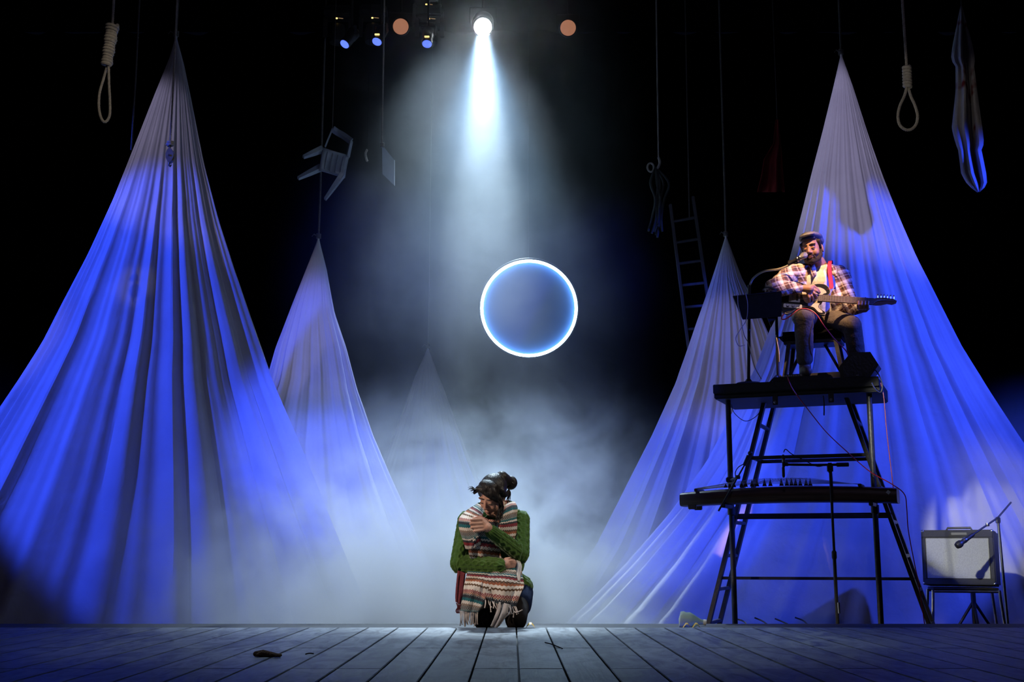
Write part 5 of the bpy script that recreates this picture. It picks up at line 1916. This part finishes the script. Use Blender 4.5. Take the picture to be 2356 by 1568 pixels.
# fretting hand: palm behind the neck, fingers over the strings
ph_ = P(1990, 711, 9.045)
body.limb([w2R, ph_], [0.028, 0.026], 12)
for i in range(4):
    u = 1975 + 7.6 * i
    body.limb([P(u + 3 - i, 710, 9.035), P(u - 1, 709, 8.975), P(u - 1, 700, 8.956 - 0.003 * i), P(u, 693, 8.962 - 0.003 * i)], [0.0115, 0.0098, 0.0092, 0.008], 10)
body.limb([ph_, P(1994, 698, 9.04), P(1991, 686, 9.022)], [0.02, 0.0125, 0.0105], 10)
mesh_obj('body', fuse(body, 0.0044, 2, 0.5), M['skin_man'], mn)
for sx in (-1, 1):
    MB().tube([H2(sx * (0.030 + 0.0155 * q), 0.0915 - 0.0035 * q * q, -0.004 - 0.003 * (1 - q * q)) for q in [-1 + 0.25 * k for k in range(9)]], 0.0022, 6).obj('eyelashes', M['lash'], mn)
    MB().tube([H2(sx * (0.031 + 0.023 * q), 0.0945 - 0.006 * (q + 0.2) ** 2, 0.025 + 0.003 * (1 - q * q)) for q in [-1 + 0.25 * k for k in range(9)]], 0.0042, 6).obj('eyebrow', M['lash'], mn)
MB().ell(H2(0, 0.0975, -0.0625), (0.019, 0.0055, 0.004), MH2).ell(H2(0, 0.0952, -0.072), (0.017, 0.0058, 0.0048), MH2).obj('lips', M['lip'], mn)
bd_ = MB()
e_ = lambda p, r: bd_.ell(H2(*p), r, MH2, 20, 12)
e_((0, 0.062, -0.096), (0.036, 0.033, 0.028))
for sx in (-1, 1):
    bd_.limb([H2(0.067 * sx, 0.012, -0.02), H2(0.061 * sx, 0.022, -0.055), H2(0.044 * sx, 0.048, -0.086), H2(0.01 * sx, 0.07, -0.10)], [0.011, 0.019, 0.022, 0.022])
    bd_.limb([H2(0.004 * sx, 0.098, -0.051), H2(0.026 * sx, 0.089, -0.057), H2(0.032 * sx, 0.078, -0.08)], [0.0058, 0.006, 0.009])
mesh_obj('beard', fuse(bd_, 0.0048, 2), pm('dark_beard', (0.025, 0.014, 0.009), (0.05, 0.028, 0.018), 60, 0.8, bump=0.6, bscale=300), mn)
hr = MB()
e_ = lambda p, r: hr.ell(H2(*p), r, MH2, 20, 12)
e_((0, -0.022, 0.04), (0.081, 0.098, 0.083))
e_((0, 0.055, 0.078), (0.058, 0.034, 0.022))
e_((0.02, 0.074, 0.078), (0.04, 0.02, 0.016))
for sx in (-1, 1):
    hr.limb([H2(0.07 * sx, 0.03, 0.05), H2(0.072 * sx, 0.012, 0.0)], [0.016, 0.008])
mesh_obj('hair', fuse(hr, 0.006, 2), pm('brown_hair', (0.02, 0.011, 0.008), (0.04, 0.024, 0.016), 40, 0.5, bump=0.4, bscale=150), mn)
# flat cap pushed back on the head
cp = MB()
CT = MH2 @ Matrix.Rotation(R(13), 3, 'X')
cp.ell(H2(0, -0.018, 0.094), (0.092, 0.112, 0.038), CT, 28, 14)
cp.ell(H2(0, -0.052, 0.066), (0.090, 0.076, 0.050), CT, 28, 14)
cp.ell(H2(0, 0.084, 0.106), (0.066, 0.040, 0.011), MH2 @ Matrix.Rotation(R(-6), 3, 'X'), 24, 10)
mesh_obj('flat_cap', fuse(cp, 0.006, 3), pm('grey_tweed', (0.36, 0.33, 0.29), (0.25, 0.23, 0.20), 120, 0.9, bump=0.3, bscale=300), mn)


def plaid_material():
    m = bpy.data.materials.new('plaid_flannel')
    N, L = nodes_of(m)
    b = N['Principled BSDF']
    b.inputs['Roughness'].default_value = 0.9
    tc = N.new('ShaderNodeTexCoord')
    mp = N.new('ShaderNodeMapping')
    mp.inputs['Rotation'].default_value = (0.2, 0.35, 0.5)
    L.new(tc.outputs['Object'], mp.inputs[0])
    sp = N.new('ShaderNodeSeparateXYZ')
    L.new(mp.outputs[0], sp.inputs[0])
    cols = []
    for ax_i, sc in ((0, 13.0), (2, 12.0)):
        n = N.new('ShaderNodeMath')
        n.operation = 'MULTIPLY'
        L.new(sp.outputs[ax_i], n.inputs[0])
        n.inputs[1].default_value = sc
        f = N.new('ShaderNodeMath')
        f.operation = 'FRACT'
        L.new(n.outputs[0], f.inputs[0])
        rp = N.new('ShaderNodeValToRGB')
        rp.color_ramp.interpolation = 'CONSTANT'
        e = rp.color_ramp.elements
        e[0].position, e[0].color = 0.0, (0.85, 0.78, 0.68, 1)
        e[1].position, e[1].color = 0.22, (0.20, 0.09, 0.05, 1)
        for p, c in ((0.42, (0.08, 0.04, 0.03, 1)), (0.62, (0.55, 0.42, 0.33, 1)), (0.72, (0.12, 0.05, 0.035, 1)), (0.86, (0.6, 0.5, 0.42, 1))):
            q = e.new(p)
            q.color = c
        L.new(f.outputs[0], rp.inputs[0])
        cols.append(rp.outputs[0])
    mx = N.new('ShaderNodeMix')
    mx.data_type = 'RGBA'
    mx.inputs[0].default_value = 0.5
    L.new(cols[0], mx.inputs[6])
    L.new(cols[1], mx.inputs[7])
    L.new(mx.outputs[2], b.inputs['Base Color'])
    nz = N.new('ShaderNodeTexNoise')
    nz.inputs['Scale'].default_value = 18
    nz.inputs['Detail'].default_value = 4
    L.new(tc.outputs['Object'], nz.inputs['Vector'])
    bp = N.new('ShaderNodeBump')
    bp.inputs['Strength'].default_value = 0.6
    bp.inputs['Distance'].default_value = 0.03
    L.new(nz.outputs['Fac'], bp.inputs['Height'])
    L.new(bp.outputs[0], b.inputs['Normal'])
    return m


M['plaid'] = plaid_material()
# white T-shirt under the open shirt
ts = MB()
ts.limb([nck2 + V((0, 0.0, -0.035)), chs2], [0.076, 0.125], 18)
ts.ell(chs2 + V((0, -0.006, 0)), (0.15, 0.116, 0.14))
ts.limb([chs2, pel2 + V((0, 0, 0.045))], [0.13, 0.125], 18)
mesh_obj('t_shirt', fuse(ts, 0.008, 3), pm('white_jersey', (0.72, 0.69, 0.62), (0.62, 0.59, 0.52), 10, 0.9, bump=0.5, bscale=14), mn)
ps = MB()
for sx, s, e, w in ((-1, s2L, e2L, w2L), (1, s2R, e2R, w2R)):
    ps.limb([nck2 + V((0.045 * sx, 0.03, -0.03)), s], [0.066, 0.077], 16)
    ps.limb([s, e, e.lerp(w, 0.82)], [0.077, 0.066, 0.048], 18)
    ps.limb([s + V((-0.03 * sx, 0.01, -0.02)), chs2 + V((0.13 * sx, 0.0, -0.1)), pel2 + V((0.14 * sx, -0.02, 0.03))], [0.08, 0.085, 0.075], 18)
ps.ell(chs2 + V((0, 0.06, 0)), (0.19, 0.10, 0.17))
ps.limb([chs2 + V((0, 0.06, 0)), pel2 + V((0, 0.06, 0.05))], [0.14, 0.135], 18)
psm = fuse(ps, 0.0068, 3)
ruffle(psm, lambda c: noise.noise(c * 16) * 0.010 + noise.noise(c * 38) * 0.004)
mesh_obj('plaid_shirt', psm, M['plaid'], mn)
for sx in (-1, 1):
    c0 = nck2 + V((0.06 * sx, -0.05, -0.01))
    MB().grid([[c0 + V((sx * 0.014 * k, -0.02 - 0.006 * k, 0.02 - 0.012 * k - 0.032 * i)) + V((0, -0.012 * i, 0)) for k in range(4)] for i in range(4)]).obj('collar', M['plaid'], mn).modifiers.new('t', 'SOLIDIFY').thickness = 0.006
tr_ = MB()
tr_.ell(pel2 + V((0, 0, 0.0)), (0.175, 0.14, 0.10))
for h, k, a in ((h2L, k2L, a2L), (h2R, k2R, a2R)):
    tr_.limb([h, k], [0.09, 0.075], 18)
    tr_.limb([k, k.lerp(a, 0.5), a + (k - a) * 0.12], [0.074, 0.068, 0.062], 18)
trm = fuse(tr_, 0.0075, 3)
ruffle(trm, lambda c: noise.noise(V((c.x * 14, c.y * 14, c.z * 24))) * 0.004)
mesh_obj('trousers', trm, pm('brown_trousers', (0.13, 0.105, 0.085), (0.09, 0.072, 0.058), 30, 0.9, bump=0.3, bscale=60), mn)
for i, (a, f) in enumerate(((a2L, f2L), (a2R, f2R))):
    b = MB()
    b.limb([a + V((0, 0, 0.0)), f[0]], [0.046, 0.046], 14)
    b.limb([f[0] + V((0, 0.03, -0.005)), f[0], f[1], f[1] + V((0, -0.045, -0.006))], [0.04, 0.046, 0.042, 0.03], 14)
    so = mesh_obj('boot', fuse(b, 0.007, 2), pm('tan_boot', (0.20, 0.12, 0.075), (0.13, 0.08, 0.05), 25, 0.6) if i == 0 else bpy.data.materials['tan_boot'], mn)

# ---------------------------------------------------------------- electric guitar
GO = P(1850, 686, 9.07)
gx = (P(2060, 700, 8.975) - GO).normalized()
gn_ = V((-0.02, -1.0, 0.13))
gn_ = (gn_ - gx * gn_.dot(gx)).normalized()
gz_ = gx.cross(gn_) * -1
if gz_.z < 0:
    gz_ = -gz_


def G(x, z, n=0.0):
    return GO + gx * x + gz_ * z + gn_ * n


gt = thing('electric_guitar', GO, 'black electric guitar with a cream pickguard held by the seated musician', 'guitar')
out_g = [(-0.19, 0.0), (-0.185, 0.045), (-0.16, 0.085), (-0.115, 0.115), (-0.06, 0.125), (-0.01, 0.112), (0.04, 0.105), (0.095, 0.12), (0.15, 0.118), (0.185, 0.088), (0.192, 0.055), (0.175, 0.035), (0.135, 0.03), (0.135, -0.03), (0.118, -0.045), (0.115, -0.075), (0.14, -0.095), (0.165, -0.112), (0.155, -0.128), (0.115, -0.122), (0.07, -0.084), (0.01, -0.074), (-0.05, -0.094), (-0.12, -0.14), (-0.17, -0.11)]
og = smoothcurve([V((a, b, 0)) for a, b in out_g], 4, True)
gb_ = MB()
inner = [G(p.x * 0.975, p.y * 0.975, 0.022) for p in og]
rim = [G(p.x, p.y, 0.016) for p in og]
rimb = [G(p.x, p.y, -0.016) for p in og]
innb = [G(p.x * 0.975, p.y * 0.975, -0.022) for p in og]
n_ = len(og)
gb_.v += [tuple(p) for p in inner + rim + rimb + innb]
for r_ in range(3):
    for k in range(n_):
        l = (k + 1) % n_
        gb_.f.append((r_ * n_ + k, r_ * n_ + l, (r_ + 1) * n_ + l, (r_ + 1) * n_ + k))
gb_.f.append(tuple(range(n_)))
gb_.f.append(tuple(range(4 * n_ - 1, 3 * n_ - 1, -1)))
gb_.obj('body', pm('black_lacquer', (0.008, 0.008, 0.008), (0.012, 0.012, 0.012), 5, 0.22), gt)
MB().tube([G(p.x, p.y, 0.017) for p in og], 0.0026, 6, closed=True).obj('binding', pm('cream_binding', (0.55, 0.47, 0.30), rough=0.5), gt, label='cream edge binding')
pg_ = [(-0.02, 0.045), (0.03, 0.085), (0.09, 0.092), (0.14, 0.08), (0.165, 0.05), (0.135, 0.032), (0.135, -0.03), (0.115, -0.045), (0.108, -0.075), (0.135, -0.10), (0.14, -0.115), (0.11, -0.112), (0.075, -0.078), (0.03, -0.066), (0.03, -0.05), (0.0, -0.03)]
pgs = smoothcurve([V((a, b, 0)) for a, b in pg_], 3, True)
MB().prism([G(p.x, p.y, 0.0225) for p in pgs], gn_ * 0.003).obj('pickguard', pm('cream_plastic', (0.60, 0.50, 0.31), (0.55, 0.45, 0.28), 8, 0.4), gt, False)
GM = Matrix((gx, gn_ * -1, gz_)).transposed()
gf = pm('rosewood', (0.10, 0.05, 0.028), (0.06, 0.03, 0.018), 30, 0.5, stretch=(8, 1, 1))
MB().box(G(0.315, 0.0, 0.02), (0.40, 0.022, 0.05), GM, 0.008).obj('neck', gf, gt)
fb = MB().box(G(0.31, 0.0, 0.034), (0.42, 0.006, 0.052), GM).obj('fretboard', gf, gt)
fm = MB().box((0, 0, 0), (0.0016, 0.003, 0.05)).mesh('fret', False)
fm.materials.append(M['chrome'])
x_ = 0.0
for k in range(1, 20):
    xx = 0.515 - 0.64 * (1 - 2 ** (-k / 12.0))
    if xx < 0.11:
        break
    o = bpy.data.objects.new('fret', fm)
    link(o, fb)
    o.matrix_basis = Matrix.Translation(o.location + G(xx, 0, 0.038)) @ GM.to_4x4()
hs = [(0.51, 0.024), (0.545, 0.034), (0.60, 0.040), (0.665, 0.034), (0.69, 0.02), (0.685, 0.0), (0.655, -0.012), (0.62, -0.008), (0.575, -0.022), (0.54, -0.026), (0.51, -0.024)]
ho = MB().prism([G(a, b, 0.014) for a, b in hs], gn_ * 0.014).obj('headstock', pm('maple_dark', (0.18, 0.07, 0.035), (0.13, 0.05, 0.025), 20, 0.4), gt, False)
for k in range(6):
    c = G(0.548 + 0.024 * k, 0.042, 0.018)
    MB().tube([c - gz_ * 0.01, c + gz_ * 0.014], 0.004, 8).ell(c + gz_ * 0.018, (0.007, 0.005, 0.009), GM, 8, 6).obj('tuner', M['chrome'], ho)
MB().box(G(-0.075, 0.0, 0.025), (0.085, 0.006, 0.09), GM, 0.002).obj('bridge_plate', M['chrome'], gt)
for k in range(3):
    MB().tube([G(-0.085, -0.03 + 0.022 * k, 0.032), G(-0.085, -0.014 + 0.022 * k, 0.032)], 0.006, 8).obj('saddle', M['chrome'], gt)
MB().box(G(0.05, 0.0, 0.027), (0.018, 0.008, 0.075), GM, 0.003).obj('pickup', M['black_plastic'], gt)
MB().box(G(-0.055, 0.0, 0.030), (0.018, 0.008, 0.068), GM, 0.003).obj('pickup', M['black_plastic'], gt)
MB().box(G(-0.085, -0.078, 0.0245), (0.14, 0.005, 0.032), GM, 0.004).obj('control_plate', M['chrome'], gt)
for dx in (-0.125, -0.085):
    MB().lathe([(0.011, 0), (0.011, 0.014), (0.009, 0.018), (0.001, 0.018)], G(dx, -0.078, 0.026), Matrix((gx, gz_, gn_)).transposed(), 14).obj('knob', M['chrome'], gt)
MB().tube([G(-0.04, -0.078, 0.026), G(-0.034, -0.078, 0.042)], 0.003, 6).obj('selector_switch', M['black_plastic'], gt)
for k in range(6):
    z = -0.02 + 0.008 * k
    MB().tube([G(-0.085, z * 1.2, 0.040), G(0.515, z, 0.043), G(0.55 + 0.024 * k, 0.02, 0.032)], 0.0009, 5).obj('string', M['steel_string'], gt)
# red strap over the shoulder
strap_rows = []
sp_ = smoothcurve([G(0.185, 0.085, 0.02), P(1913, 660, 9.09), P(1911, 640, 9.12), P(1909, 622, 9.14), P(1909, 605, 9.19), P(1911, 599, 9.27), P(1912, 607, 9.36)], 8)
for i, p in enumerate(sp_):
    w = 0.02
    strap_rows.append([p + V((w * (k / 4 - 0.5) * 2 * 0.9, 0.008 * (k - 2) / 2, w * (k / 4 - 0.5) * 0.4)) for k in range(5)])
so = MB().grid(strap_rows).obj('strap', pm('red_strap', (0.62, 0.02, 0.04), (0.5, 0.015, 0.03), 40, 0.7), gt, label='red woven shoulder strap')
so.modifiers.new('t', 'SOLIDIFY').thickness = 0.004
